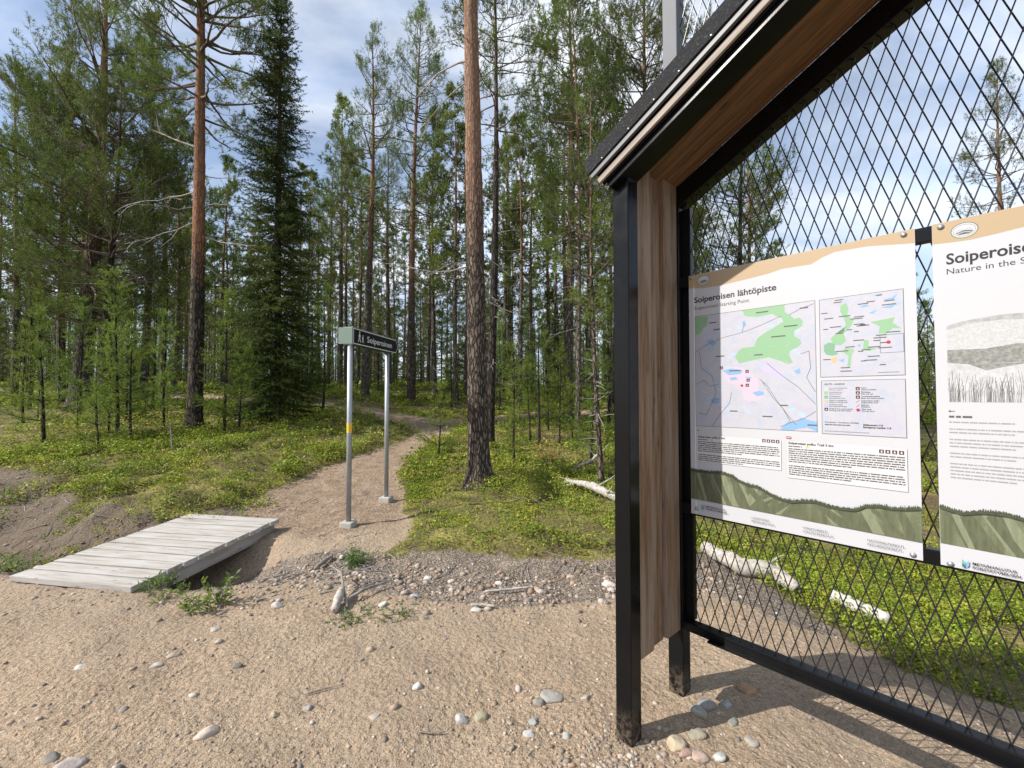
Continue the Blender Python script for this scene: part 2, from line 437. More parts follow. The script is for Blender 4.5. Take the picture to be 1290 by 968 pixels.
# ------------------------------------------------------------------ ground sheet
def axis(a, b, step, far, n):
    core = np.arange(a, b+step/2, step)
    g = np.geomspace(step*1.2, far, n)
    return np.concatenate([a-np.cumsum(g)[::-1], core, b+np.cumsum(g)])
def build_ground():
    xs = axis(-8, 6, .06, 60, 42); ys = axis(.4, 12, .06, 60, 42)
    X, Y = np.meshgrid(xs, ys)
    x, y = X.ravel(), Y.ravel()
    Z = height(x, y)
    e = edge_side(x, y); p = np.minimum(seg_dist(x, y, PATH), seg_dist(x, y, PATH2))
    wob = (fbm(x, y, 1.1, 11)-.5)*.7
    veg = sstep(-.25, .25, e+wob)*sstep(-.15, .2, p+wob*.4)
    deb = sstep(-.78, -.5, e+wob*.5)*(1-sstep(-.15, .25, e+wob))*sstep(-.1, .25, p+wob*.3)*sstep(2.6, 3.3, y)
    deb = np.maximum(deb, sstep(-3.0, -3.7, x+wob)*sstep(3.75, 4.3, y+wob*.3)*(1-sstep(-.1, .4, e+wob)))
    deb = np.maximum(deb, .85*sstep(.55, .15, np.abs(y-4.0-.1*wob))*sstep(-2.9, -2.5, x)*sstep(-.9, -1.5, x))
    pth = sstep(.2, -.2, p+wob*.5)*sstep(4.3, 5.4, y+wob)
    col = np.stack([1-np.maximum(veg, deb), veg, deb], 1)
    nx, ny = len(xs), len(ys)
    i = np.arange((nx-1)*(ny-1)); a = (i//(nx-1))*nx+i % (nx-1)
    F = np.stack([a, a+1, a+nx+1, a+nx], 1)
    me = arrays('ground', np.stack([x, y, Z], 1), F, M['ground'], col=col, val=pth, smoothed=True)
    soil = sstep(-2.6, -3.6, x)*sstep(4.0, 4.7, y)
    a = me.attributes.new('soil', 'FLOAT', 'POINT'); a.data.foreach_set('value', soil.astype(np.float32))
    tag(ob('ground', me), 'sandy gravel clearing rising into mossy pine wood', 'ground', kind='structure')
build_ground()

# ------------------------------------------------------------------ kiosk
KX, KY, KT = .5175, 1.9146, -.8395
kiosk = thing('information_shelter', 'black steel and wood gabled shelter carrying two notice boards on diamond wire mesh', 'information shelter', (KX, KY, 0), KT)
A = math.atan(.515); cA, sA = math.cos(A), math.sin(A); UR = 1.36; KV = 2.5
def gz_grain(x, y, z): return (z, x+y*.37, y)
def slope(name, mat, s0, w0, w1, n0, n1, mirror=False, bev=0.0):
    """bar running up the roof slope, perpendicular cut at the eave, plumb cut at the ridge"""
    bm = bmesh.new(); vs = []; g = []
    for n in (n0, n1):
        for ww in (w0, w1):
            for end in (0, 1):
                s = s0 if not end else (UR+n*sA)/cA
                u = s*cA-n*sA; v = KV+s*sA+n*cA
                if mirror: u = 2*UR-u
                vs.append(bm.verts.new((u, ww, v))); g.append((s+(5 if mirror else 0), ww, n))
    for f in ((0, 1, 3, 2), (4, 6, 7, 5), (0, 4, 5, 1), (2, 3, 7, 6), (0, 2, 6, 4), (1, 5, 7, 3)):
        bm.faces.new([vs[i] for i in f])
    if bev: bmesh.ops.bevel(bm, geom=bm.edges[:], offset=bev, segments=1, affect='EDGES')
    def gr(x, y, z):
        u = 2*UR-x if mirror else x
        return ((u*cA+(z-KV)*sA)+(5 if mirror else 0), y, -u*sA+(z-KV)*cA)
    return finish(bm, name, mat, kiosk, grain=gr)
def z_at(u): return gz(KX+u*math.cos(KT), KY+u*math.sin(KT))
for mir in (False, True):
    f = (lambda a, b: (2*UR-b, 2*UR-a)) if mir else (lambda a, b: (a, b))
    x0, x1 = f(-.08, 0)
    box('post', M['black'], kiosk, x0, x1, 0, .08, -.3, 2.53, .005)
    box('post', M['black'], kiosk, x0, x1, .466, .546, -.3, 2.62, .005)
    box('sheen_post', M['sheen_post'], kiosk, x0, x1, .466, .546, 2.622, 4.3, .005)  # black rear post carried above the roof, sky sheen put into its colour
    for i, (w0, w1, uo, zb) in enumerate(((.083, .204, -.006, .332), (.210, .329, -.030, .326), (.335, .4655, -.010, .333))):
        x0, x1 = f(uo-.03, uo)
        bm = bmesh.new(); bm_box(bm, x0, x1, w0, w1, zb, 2.61, .006)
        xf = x0 if mir else x1
        for gw in ((w0+w1)/2-.022, (w0+w1)/2+.03):
            pass
        finish(bm, 'lining_board', M['lining'], kiosk, grain=lambda x, y, z, i=i, mir=mir: (z+i*3.7+mir*9, x+y*1.0+i*.31, y+i*.77))
    slope('beam', M['black'], -.08, -.04, .08, 0, .102, mir, .003)
    slope('beam', M['black'], -.0, .466, .546, 0, .102, mir, .003)
    for i, (w0, w1) in enumerate(((.0825, .207), (.2095, .336), (.3385, .4655))):
        slope('soffit_board', M['soffit'], -.02-i*.001, w0, w1, .098, .120, mir, .003)
    slope('trim', M['black'], -.092, -.052, -.041, .028, .104, mir)
    slope('fascia_board', M['fascia'], -.10, -.066, -.0525, .038, .068, mir, .002)
    slope('metal_edge', M['edge'], -.114, -.082, -.066, .078, .100, mir, .001)
    slope('roof_deck', M['black'], -.112, -.078, .462, .122, .150, mir)
    slope('roof_felt', M['felt'], -.118, -.0895, -.0785, .101, .176, mir, .002)
    slope('roof_felt', M['felt'], -.118, -.0785, .464, .1505, .166, mir)
    for j in range(0 if mir else 9):
        sj = -.02+j*.14+random.uniform(-.02, .02); n = .111+random.uniform(-.003, .004)
        bm = bmesh.new(); bmesh.ops.create_icosphere(bm, subdivisions=1, radius=.0048, matrix=Matrix.Translation((sj*cA-n*sA, -.0885, KV+sj*sA+n*cA)) @ Matrix.Diagonal((1, .4, 1, 1)))
        finish(bm, 'nail', M['galv'], kiosk)
box('bottom_rail', M['black'], kiosk, .002, 2*UR-.002, .455, .51, .345, .388, .004)
box('bottom_rail', M['black'], kiosk, .14, 2*UR-.14, .425, .4545, .345, .352, .001)
box('top_rail', M['sheen_post'], kiosk, .002, 2*UR-.002, .47, .54, 4.22, 4.28, .004)
for u0_, u1_ in ((.001, .046), (2*UR-.046, 2*UR-.001)):
    box('side_bar', M['black'], kiosk, u0_, u1_, .496, .530, .389, 2.49, .003)
for v in (.926, 2.07):
    box('cross_rail', M['black'], kiosk, .002, 2*UR-.002, .4605, .494, v, v+.054, .003)
def wire_mesh():
    bm = bmesh.new(); u0, v0, pu, pv = .679, .912, .0486, .1505
    k = pv/pu
    for sgn, wo in ((1, .5035), (-1, .5075)):
        for i in range(-60, 62):
            # v = v0 + sgn*k*(u-u0) + i*pv, clipped to the frame
            c = v0+i*pv; pts = []
            lo, hi = 0.0, 2*UR; a, b = .38, 4.24
            ua = u0+sgn*(a-c)/k; ub = u0+sgn*(b-c)/k
            s, e = max(lo, min(ua, ub)), min(hi, max(ua, ub))
            if e-s < .01: continue
            bm_tube(bm, [(s, wo, c+sgn*k*(s-u0)), (e, wo, c+sgn*k*(e-u0))], .0025, 5, False)
    return finish(bm, 'wire_mesh', M['wire'], kiosk)
wire_mesh()

# ------------------------------------------------------------------ notice boards
P = {}
for nme, c in dict(ink=(.016, .016, .018), white=(.70, .70, .725), paper=(.63, .63, .665), tan=(.52, .38, .225), map_bg=(.60, .60, .65),
                   green=(.30, .52, .30), green2=(.22, .44, .27), blue=(.26, .46, .72), pale_blue=(.50, .62, .80), pink=(.68, .56, .68), violet=(.60, .54, .74),
                   maroon=(.12, .03, .035), red=(.48, .03, .08), orange=(.72, .50, .26), lilac=(.46, .50, .72), grey=(.36, .36, .37), lgrey=(.55, .55, .56),
                   teal=(.03, .20, .23), lime=(.16, .50, .34), dgrey=(.12, .12, .115), yellow=(.66, .60, .16), reed=(.20, .20, .19), swatch=(.60, .60, .64), emblem=(.58, .60, .60), emblem_dark=(.10, .115, .11)).items():
    P[nme] = plain('print_'+nme, tuple(v*.66 for v in c), .42)
def m_hill():
    k = N('print_hills'); o = k.obj()
    rot = k.node('ShaderNodeMapping'); rot.inputs['Rotation'].default_value = (0, R(24), 0); rot.inputs['Scale'].default_value = (16, 1, 1.6)
    k.link(o, rot.inputs[0])
    a = k.noise(rot.outputs[0], 1.3, 5, .6, .3); b = k.noise(o, 120, 3, .6)
    c = k.ramp(a, [(.32, (.06, .066, .036)), (.5, (.12, .132, .075)), (.66, (.19, .205, .125))])
    c = k.mix(k.ramp(b, [(.4, .35), (.65, 0.)]), c, (.07, .08, .04))
    k.base(c, .42); return k.m
P['hill'] = m_hill()
def m_hill2(name, a, b):
    k = N(name); o = k.obj(); n = k.noise(k.scale(o, (60, 1, 9)), 1.5, 5, .7); k.base(k.ramp(n, [(.3, a), (.7, b)]), .42); return k.m
P['hill_dark'] = m_hill2('print_dark_fields', (.058, .064, .036), (.11, .12, .07))
P['hill_light'] = m_hill2('print_light_fields', (.13, .145, .085), (.20, .215, .135))
P['hill_wood'] = m_hill2('print_ridge_trees', (.028, .034, .018), (.065, .075, .042))
def m_mapbg():
    k = N('print_map_ground'); o = k.obj()
    c = k.mix(k.ramp(k.noise(o, 26, 6, .65), [(.46, 0.), (.66, .75)]), (.38, .375, .415), (.30, .35, .44))
    c = k.mix(k.ramp(k.noise(o, 11, 5, .6), [(.5, 0.), (.68, .35)]), c, (.38, .32, .40))
    k.base(c, .42); return k.m
P['map_bg'] = m_mapbg()
def m_sketch(name, a, b, sc):
    k = N(name); n = k.noise(k.obj(), sc, 5, .7); k.base(k.ramp(n, [(.35, a), (.65, b)]), .42); return k.m
P['sk_hill'] = m_sketch('print_pale_hillside', (.34, .34, .34), (.44, .44, .44), 140)
P['sk_shore'] = m_sketch('print_shore', (.13, .13, .12), (.26, .26, .24), 90)
P['sk_wood'] = m_sketch('print_far_wood', (.22, .22, .22), (.36, .36, .36), 50)
P['sk_water'] = m_sketch('print_water', (.32, .325, .335), (.46, .46, .475), 30)
PB = 'paper'
class Print:
    """flat printed shapes on a board's face; each call stacks a little prouder"""
    def __init__(s, parent): s.p = parent; s.k = 1; s.acc = None; s.first = True
    def begin(s, name): s.acc = (name, []); return s
    def end(s):
        name, parts = s.acc; s.acc = None
        mats = []; bm = bmesh.new()
        for me in parts:
            m = me.materials[0]
            if m not in mats: mats.append(m)
            k = len(bm.faces); bm.from_mesh(me); bm.faces.ensure_lookup_table()
            for f in bm.faces[k:]: f.material_index = mats.index(m)
            bpy.data.meshes.remove(me)
        me = bpy.data.meshes.new(name); bm.to_mesh(me); bm.free()
        for m in mats: me.materials.append(m)
        return ob(name, me, s.p)
    def put(s, name, me):
        if s.acc is not None: s.acc[1].append(me); return None
        return ob(name, me, s.p)
    def y(s): s.k += 1; return -.0015-.00003*s.k
    def poly(s, name, pts, mat, y=None):
        bm = bmesh.new(); y = s.y() if y is None else y
        f = bm.faces.new([bm.verts.new((u, y, v)) for u, v in pts]); f.normal_update(); bmesh.ops.triangulate(bm, faces=[f])
        return s.put(name, finish2(bm, name, mat, None, True))
    def multi(s, name, polys, mat):
        bm = bmesh.new(); y = s.y(); fs = []
        for pts in polys: fs.append(bm.faces.new([bm.verts.new((u, y, v)) for u, v in pts]))
        for f in fs: f.normal_update()
        bmesh.ops.triangulate(bm, faces=fs)
        return s.put(name, finish2(bm, name, mat, None, True))
    def lines(s, name, lines, wd, mat):
        polys = []
        for ln in lines:
            for (a, b), (c, d) in zip(ln[:-1], ln[1:]):
                L = math.hypot(c-a, d-b) or 1; px, py = -(d-b)/L*wd/2, (c-a)/L*wd/2
                polys.append([(a+px, b+py), (a-px, b-py), (c-px, d-py), (c+px, d+py)])
        return s.multi(name, polys, mat)
    def frame(s, name, x0, x1, z0, z1, wd, mat):
        return s.lines(name, [[(x0, z0-wd/2), (x0, z1+wd/2)], [(x0+wd/2, z1), (x1-wd/2, z1)], [(x1, z1+wd/2), (x1, z0-wd/2)], [(x1-wd/2, z0), (x0+wd/2, z0)]], wd, mat)
    def text(s, name, body, x, z, size, mat, width=None, bold=0.0):
        me = text_mesh(body, size, bold, width)
        y = s.y()
        me.transform(Matrix(((1, 0, 0, x), (0, 0, -1, y), (0, 1, 0, z), (0, 0, 0, 1))))
        me.materials.clear(); me.materials.append(mat)
        return s.put(name, me)
    def words(s, name, x0, x1, ztop, n, pitch, hgt, mat, seed, last=1.0, gaps=()):
        r = random.Random(seed); polys = []
        for i in range(n):
            if i in gaps: continue
            z = ztop-i*pitch; x = x0; end = x1 if (i+1 < n and i+1 not in gaps) else x0+(x1-x0)*last
            while x < end-.004:
                wl = min(r.choice((.004, .008, .012, .017, .024))*r.uniform(.8, 1.2)*max(hgt/.0045, .5), end-x)
                polys.append([(x, z-hgt), (x+wl, z-hgt), (x+wl, z), (x, z)]); x += wl+hgt*.55
        return s.multi(name, polys, mat)
    def disc(s, name, x, z, rx, rz, mat, n=28):
        return s.poly(name, [(x+rx*math.cos(2*math.pi*i/n), z+rz*math.sin(2*math.pi*i/n)) for i in range(n)], mat)
def finish2(bm, name, mat, parent, raw=False):
    for f in bm.faces:
        f.normal_update()
        if f.normal.y > 0: f.normal_flip()
    me = bpy.data.meshes.new(name); bm.to_mesh(me); bm.free(); me.materials.append(mat)
    if raw: return me
    return ob(name, me, parent)
def text_mesh(body, size, bold, width=None):
    cu = bpy.data.curves.new('lettering', 'FONT'); cu.body = body; cu.size = size; cu.offset = bold; cu.resolution_u = 3
    t = bpy.data.objects.new('lettering', cu); C.objects.link(t)
    dg = bpy.context.evaluated_depsgraph_get(); dg.update()
    me = bpy.data.meshes.new_from_object(t.evaluated_get(dg))
    bpy.data.objects.remove(t); bpy.data.curves.remove(cu)
    if width:
        xs = [v.co.x for v in me.vertices]; f = width/(max(xs)-min(xs))
        me.transform(Matrix.Diagonal((f, 1, 1, 1)))
    return me
def jag_top(pts, step, amp, seed):
    """tree-lined ridge: small spikes along a polyline"""
    r = random.Random(seed); out = []
    for (a, b), (c, d) in zip(pts[:-1], pts[1:]):
        n = max(2, int((c-a)/step))
        for i in range(n):
            t = i/n; out.append((a+(c-a)*t, b+(d-b)*t+(r.uniform(.3, 1)*amp if i % 2 else 0)))
    out.append(pts[-1]); return out
BW, BH = .841, 1.189
def board(name, label, u0):
    o = thing(name, label, 'notice board', (0, 0, 0), 0)
    d = Vector((math.cos(KT), math.sin(KT), 0)); n = Vector((-math.sin(KT), math.cos(KT), 0))
    o.location = Vector((KX, KY, .936))+d*u0+n*.4567; o.rotation_euler = (0, 0, KT)
    bm = bmesh.new(); bm_box(bm, 0, BW, -.0015, .0030, 0, BH)
    finish(bm, 'panel', P['paper'], o)
    return o, Print(o)
def bolts(o, pts):
    for u, v in pts:
        bm = bmesh.new()
        bmesh.ops.create_cone(bm, cap_ends=True, segments=16, radius1=.0095, radius2=.0095, depth=.0012, matrix=Matrix.Translation((u, -.0035, v)) @ Matrix.Rotation(R(90), 4, 'X'))
        bmesh.ops.create_uvsphere(bm, u_segments=12, v_segments=8, radius=.0068, matrix=Matrix.Translation((u, -.0042, v)) @ Matrix.Diagonal((1, .62, 1, 1)))
        finish(bm, 'bolt', M['galv'], o, sm=True)
def emblem(p, x, z, rx, rz):
    p.begin('emblem')
    p.disc('emblem', x, z, rx, rz, P['emblem_dark']); p.disc('emblem', x, z, rx*.94, rz*.92, P['emblem'])
    p.disc('emblem', x, z, rx*.80, rz*.72, P['emblem_dark']); p.disc('emblem', x, z, rx*.77, rz*.68, P['white'])
    p.poly('emblem', [(x-rx*.72, z-rz*.05), (x-rx*.3, z+rz*.30), (x+.05*rx, z+rz*.1), (x+rx*.3, z+rz*.36), (x+rx*.70, z-rz*.02), (x+rx*.5, z-rz*.4), (x-rx*.5, z-rz*.4)], P['lgrey'])
    p.poly('emblem', [(x-rx*.65, z-rz*.25), (x, z+rz*.02), (x+rx*.66, z-rz*.22), (x+rx*.35, z-rz*.52), (x-rx*.35, z-rz*.52)], P['emblem_dark'])
    p.lines('emblem', [[(x-rx*.5, z-rz*.33), (x, z-rz*.2), (x+rx*.45, z-rz*.35)]], rz*.07, P['white']); p.end()
def forest_logo(p, x, z, h, name):
    wd = h*.62; p.begin('logo')
    p.poly('logo_mark', [(x, z), (x, z+h*.52), (x+wd*.5, z+h*.22), (x+wd*.5, z-h*.0)], P['teal'])
    p.poly('logo_mark', [(x, z+h*.56), (x, z+h), (x+wd*.55, z+h*.62), (x+wd*.5, z+h*.28)], P['lime'])
    p.poly('logo_mark', [(x+wd*.58, z+h*.0), (x+wd*.58, z+h*.6), (x+wd, z+h), (x+wd, z+h*.3)], P['blue'])
    p.text('logo_text', 'METSÄHALLITUS', x+wd+h*.28, z+h*.56, h*.42, P['ink'], width=h*3.7, bold=.0002)
    p.text('logo_text', 'FORSTSTYRELSEN', x+wd+h*.28, z+h*.06, h*.42, P['ink'], width=h*4.0, bold=.0002); p.end()

def board_map():
    o, p = board('notice_board', 'white trail map board with green map areas beside the wooden boards', .0562)
    p.poly('header_strip', [(0, 1.1885), (0, 1.126), (.075, 1.114), (.157, 1.112), (.27, 1.118), (.364, 1.125), (.416, 1.134), (.523, 1.13), (.561, 1.149), (.605, 1.162), (.706, 1.158), (.84, 1.135), (.8405, 1.1885)], P['tan'])
    emblem(p, .074, 1.154, .031, .025)
    p.text('title', 'Soiperoisen lähtöpiste', .026, 1.047, .040, P['ink'], width=.367, bold=.0010)
    p.text('subtitle', 'Soiperoinen Starting Point', .026, 1.012, .024, P['ink'], width=.255)
    p.begin('trail_map')
    # large map
    p.poly('trail_map', [(.029, .436), (.534, .436), (.534, .978), (.029, .978)], P['map_bg'])
    r = random.Random(4)
    blobs = []
    for i in range(46):
        x, z = r.uniform(.06, .50), r.uniform(.47, .94); s = r.uniform(.004, .017); st = r.uniform(.25, .6); an = r.uniform(-.9, .1)
        blobs.append([(x+math.cos(a)*s*math.cos(an)-math.sin(a)*s*st*math.sin(an)+0, z+math.cos(a)*s*math.sin(an)+math.sin(a)*s*st*math.cos(an)) for a in [q*.785 for q in range(8)]])
    p.multi('map_lakes', blobs, P['pale_blue'])
    G = [(.253, .977), (.424, .977), (.424, .945), (.445, .928), (.458, .912), (.478, .914), (.49, .90), (.486, .876), (.458, .860), (.458, .837), (.478, .822), (.484, .806), (.472, .791), (.442, .776), (.437, .759), (.451, .724), (.433, .720), (.405, .735), (.36, .754), (.311, .747), (.27, .741), (.236, .733), (.217, .767), (.232, .79), (.249, .804), (.3, .806), (.308, .83), (.317, .846), (.35, .867), (.385, .885), (.418, .905), (.412, .92), (.393, .930), (.375, .945), (.351, .942), (.32, .938), (.285, .944), (.263, .95)]
    p.multi('map_park', [G, [(.03, .977), (.096, .971), (.089, .929), (.068, .915), (.054, .887), (.03, .889)]], P['green'])
    p.poly('map_zone', [(.155, .705), (.2, .72), (.248, .715), (.288, .686), (.315, .649), (.313, .618), (.336, .58), (.315, .562), (.28, .556), (.253, .571), (.248, .608), (.213, .639), (.185, .646), (.165, .679)], P['pink'])
    p.multi('map_zone', [[(.316, .709), (.34, .725), (.37, .722), (.396, .704), (.424, .655), (.40, .66), (.375, .676), (.348, .688)], [(.06, .875), (.10, .885), (.128, .872), (.10, .86), (.07, .862)]], P['violet'])
    p.multi('map_lakes', [[(.158, .704), (.2, .712), (.251, .702), (.242, .685), (.19, .68)], [(.29, .598), (.315, .606), (.337, .601), (.336, .587), (.309, .582)], [(.101, .565), (.125, .575), (.145, .571), (.139, .548), (.114, .545)], [(.084, .848), (.11, .86), (.135, .84), (.116, .822)], [(.19, .668), (.22, .672), (.23, .66), (.2, .655)], [(.255, .672), (.29, .668), (.28, .66)], [(.25, .925), (.262, .93), (.268, .905), (.258, .90)], [(.455, .69), (.475, .70), (.48, .68), (.465, .675)]], P['blue'])
    p.poly('map_lakes', [(.40, .4375), (.413, .456), (.429, .474), (.458, .473), (.478, .492), (.51, .482), (.533, .478), (.533, .437), (.50, .452), (.47, .447), (.45, .4375)], P['blue'])
    roads = [[(.03, .80), (.08, .83), (.16, .86), (.25, .875), (.33, .90), (.41, .93)], [(.10, .53), (.13, .60), (.11, .68), (.06, .72), (.05, .80)], [(.11, .44), (.15, .50), (.19, .55), (.2, .60)],
             [(.32, .66), (.35, .63), (.39, .56), (.43, .50), (.46, .46)], [(.35, .73), (.40, .68), (.47, .62), (.53, .55)], [(.33, .65), (.37, .58), (.41, .53), (.44, .47), (.40, .45)], [(.44, .93), (.48, .95), (.53, .965)], [(.25, .875), (.26, .92)],
             [(.48, .76), (.51, .77), (.515, .70), (.50, .66), (.53, .6)], [(.03, .64), (.07, .66), (.10, .63), (.14, .64)], [(.04, .50), (.08, .49), (.10, .53)], [(.44, .47), (.49, .49), (.53, .52)]]
    p.lines('map_roads', roads, .0019, P['dgrey'])
    r = random.Random(9)
    thin = []
    for i in range(60):
        x, z = r.uniform(.05, .48), r.uniform(.46, .93); q = [(x, z)]
        for j in range(4): x += r.uniform(-.02, .024); z += r.uniform(-.022, .02); q.append((min(max(x, .032), .53), min(max(z, .44), .975)))
        thin.append(q)
    p.lines('map_streams', thin, .0010, P['lgrey'])
    lab = []
    for x, z, l in ((.10, .935, .035), (.12, .90, .03), (.31, .955, .05), (.37, .84, .055), (.42, .88, .05), (.30, .765, .035), (.13, .77, .04), (.19, .698, .05), (.33, .49, .04), (.40, .54, .03), (.19, .51, .035), (.50, .46, .035), (.48, .95, .03)):
        lab.append([(x, z), (x+l, z), (x+l, z+.0055), (x, z+.0055)])
    p.multi('map_names', lab, P['dgrey'])
    p.frame('map_border', .029, .534, .436, .978, .0016, P['dgrey'])
    p.multi('map_symbols', [[(x, z), (x+.014, z), (x+.014, z+.014), (x, z+.014)] for x, z in ((.148, .71), (.262, .688), (.266, .648), (.262, .625))], P['maroon'])
    p.multi('map_symbols', [[(x+.004, z+.004), (x+.010, z+.004), (x+.007, z+.010)] for x, z in ((.148, .71), (.262, .688), (.266, .648), (.262, .625))], P['white'])
    p.disc('location_dot', .246, .631, .006, .006, P['red'])
    p.end()
    p.begin('overview_map')
    # inset map
    p.poly('overview_map', [(.549, .660), (.806, .660), (.806, .976), (.549, .976)], P['map_bg'])
    p.multi('map_park', [[(.62, .945), (.638, .95), (.645, .925), (.64, .90), (.66, .88), (.655, .862), (.635, .835), (.60, .83), (.585, .815), (.592, .79), (.62, .785), (.635, .80), (.628, .83), (.636, .86), (.63, .89), (.618, .92)], [(.71, .865), (.745, .87), (.782, .875), (.775, .855), (.80, .83), (.775, .835), (.755, .815), (.735, .82), (.738, .845)], [(.69, .80), (.705, .795), (.703, .77), (.73, .762), (.7, .755), (.687, .765)], [(.63, .775), (.66, .765), (.65, .735), (.648, .70), (.636, .695), (.642, .74), (.625, .755)]], P['green'])
    p.poly('map_park', [(.562, .79), (.58, .80), (.60, .79), (.597, .765), (.61, .75), (.59, .745), (.57, .75), (.562, .765)], P['green2'])
    p.poly('map_zone', [(.585, .735), (.605, .74), (.603, .718), (.588, .715)], P['orange'])
    p.multi('map_lakes', [[(.75, .945), (.775, .95), (.79, .96), (.78, .94), (.76, .935)], [(.74, .915), (.76, .92), (.795, .925), (.77, .91)], [(.68, .93), (.70, .935), (.71, .928), (.69, .924)], [(.705, .90), (.73, .91), (.72, .895)], [(.67, .78), (.68, .785), (.678, .77)], [(.61, .725), (.63, .732), (.625, .715)], [(.72, .965), (.75, .97), (.74, .96)]], P['blue'])
    p.lines('map_roads', [[(.56, .70), (.63, .74), (.68, .77), (.72, .70), (.70, .662)], [(.68, .663), (.75, .71), (.80, .72)], [(.63, .86), (.65, .75), (.66, .662)], [(.56, .93), (.60, .96), (.63, .94)], [(.70, .69), (.76, .725), (.805, .70)]], .0012, P['lgrey'])
    r = random.Random(3)
    p.multi('map_names', [[(x, z), (x+l, z), (x+l, z+.004), (x, z+.004)] for x, z, l in [(r.uniform(.552, .76), r.uniform(.67, .965), r.uniform(.015, .04)) for _ in range(40)]], P['dgrey'])
    p.frame('map_border', .549, .806, .660, .976, .0016, P['dgrey'])
    p.frame('map_border', .738, .804, .745, .812, .0014, P['dgrey'])
    p.disc('location_dot', .762, .784, .0065, .0065, P['red'])
    p.lines('scale_bar', [[(.73, .672), (.79, .672)]], .0015, P['ink'])
    p.end()
    p.begin('legend')
    # legend
    p.poly('legend', [(.551, .431), (.806, .431), (.806, .645), (.551, .645)], P['map_bg'])
    p.frame('legend_border', .551, .806, .431, .645, .0016, P['dgrey'])
    p.text('legend_text', 'SELITE - LEGEND', .561, .6275, .009, P['ink'], bold=.0002)
    left = [('swatch', 'Luonnonsuojelualue', 'Nature reserve'), ('green', 'Kansallispuisto', 'National park'), ('green2', 'Virkistysalue', 'Recreational area'), ('orange', 'Valtion retkeilyalue', 'National hiking area'), ('lilac', 'Virkistysmetsä', 'Recreational forest'), ('maroon', 'Pysäköinti ja opastuspiste', 'Parking and information')]
    right = [('maroon', 'Laavu', 'Lean-to shelter'), ('maroon', 'Päivätupa', 'Day use hut'), ('maroon', 'Veneenlaskupaikka', 'Boat and canoe launch'), (None, 'Soiperoisen polku', 'Soiperoinen trail'), (None, 'Etäisyys', 'Distance'), ('red', 'Olet tässä', 'You are here')]
    for x, col in ((.560, left), (.662, right)):
        for i, (c, a, b) in enumerate(col):
            z = .606-i*.0165
            if c == 'red': p.disc('legend_key', x+.006, z+.006, .006, .0055, P['red'])
            elif c:
                p.poly('legend_key', [(x, z), (x+.012, z), (x+.012, z+.012), (x, z+.012)], P[c])
                if c == 'maroon': p.poly('legend_key', [(x+.003, z+.003), (x+.009, z+.003), (x+.006, z+.009)], P['white'])
            else: p.lines('legend_key', [[(x, z+.001), (x+.011, z+.011)]], .0012, P['grey'])
            p.text('legend_text', a, x+.016, z+.0065, .0074, P['ink']); p.text('legend_text', b, x+.016, z-.0005, .0074, P['ink'])
    p.text('legend_text', 'Koordinaatit - Coordinates (WGS84)', .560, .476, .0072, P['ink'])
    p.text('legend_text', 'Hätänumero 112', .682, .470, .0085, P['ink'], bold=.0002); p.text('legend_text', 'Emergency number 112', .682, .461, .0085, P['ink'], bold=.0002)
    p.words('legend_text', .560, .645, .470, 1, .006, .003, P['dgrey'], 5); p.words('legend_text', .560, .70, .444, 1, .006, .0022, P['grey'], 6)
    p.end()
    for x0, x1, zb, hx, hd, sd, nl, gap, ic in ((.033, .402, .262, .039, 'Soiperoisen polku 5 km', 11, 11, 6, (.328, .346, .364, .382)), (.424, .806, .236, .430, 'Soiperoisen polku Trail 5 km', 12, 13, 7, (.728, .746, .765, .784))):
        p.begin('text_card')
        p.poly('text_card', [(x0, zb), (x1, zb), (x1, .392), (x0, .392)], P['white'])
        if x0 < .1: p.lines('m', [[(.034, .414), (.047, .414)]], .003, P['dgrey'])
        else:
            p.poly('m', [(.422, .402), (.440, .402), (.440, .411), (.422, .411)], P['red']); p.lines('m', [[(.422, .4065), (.440, .4065)], [(.431, .402), (.431, .411)]], .0022, P['white'])
        p.text('h', hd, hx, .379, .0135, P['ink'], bold=.0005)
        p.words('t', hx, hx+.05, .372, 1, .009, .0045, P['dgrey'], sd)
        p.disc('m', hx+.068, .3705, .006, .006, P['yellow'])
        p.words('t', hx, x1-.006, .361, nl, .0089, .0046, P['dgrey'], sd, .58, (gap,))
        for x in ic:
            z = .378 if x < .5 else .369
            p.poly('s', [(x, z), (x+.014, z), (x+.014, z+.014), (x, z+.014)], P['maroon'])
            p.poly('s', [(x+.004, z+.003), (x+.010, z+.003), (x+.009, z+.011), (x+.006, z+.011)], P['white'])
        p.end()
    hill_bits(p, [(.001, .218), (.039, .216), (.098, .217), (.16, .222), (.197, .215), (.226, .196), (.266, .183), (.31, .179), (.353, .157), (.394, .143), (.435, .138), (.474, .147), (.521, .154), (.548, .149), (.575, .143), (.61, .142), (.652, .145), (.685, .166), (.724, .174), (.762, .172), (.799, .177), (.84, .187)])
    forest_logo(p, .056, .031, .024, 'a')
    for x, a, b in ((.281, 'LUONTOON.FI', 'RETKIKARTTA.FI'), (.478, 'UTINATUREN.FI', 'UTFLYKTSKARTA.FI'), (.688, 'NATIONALPARKS.FI', 'EXCURSIONMAP.FI')):
        p.begin('web_address')
        p.text('web_address', a, x, .0345, .0105, P['ink'], width=.0064*len(a)); p.text('web_address', b, x, .0195, .0105, P['ink'], width=.0064*len(b)); p.end()
    bolts(o, [(.016, 1.176), (.811, 1.174), (.028, .028), (.815, .014)])
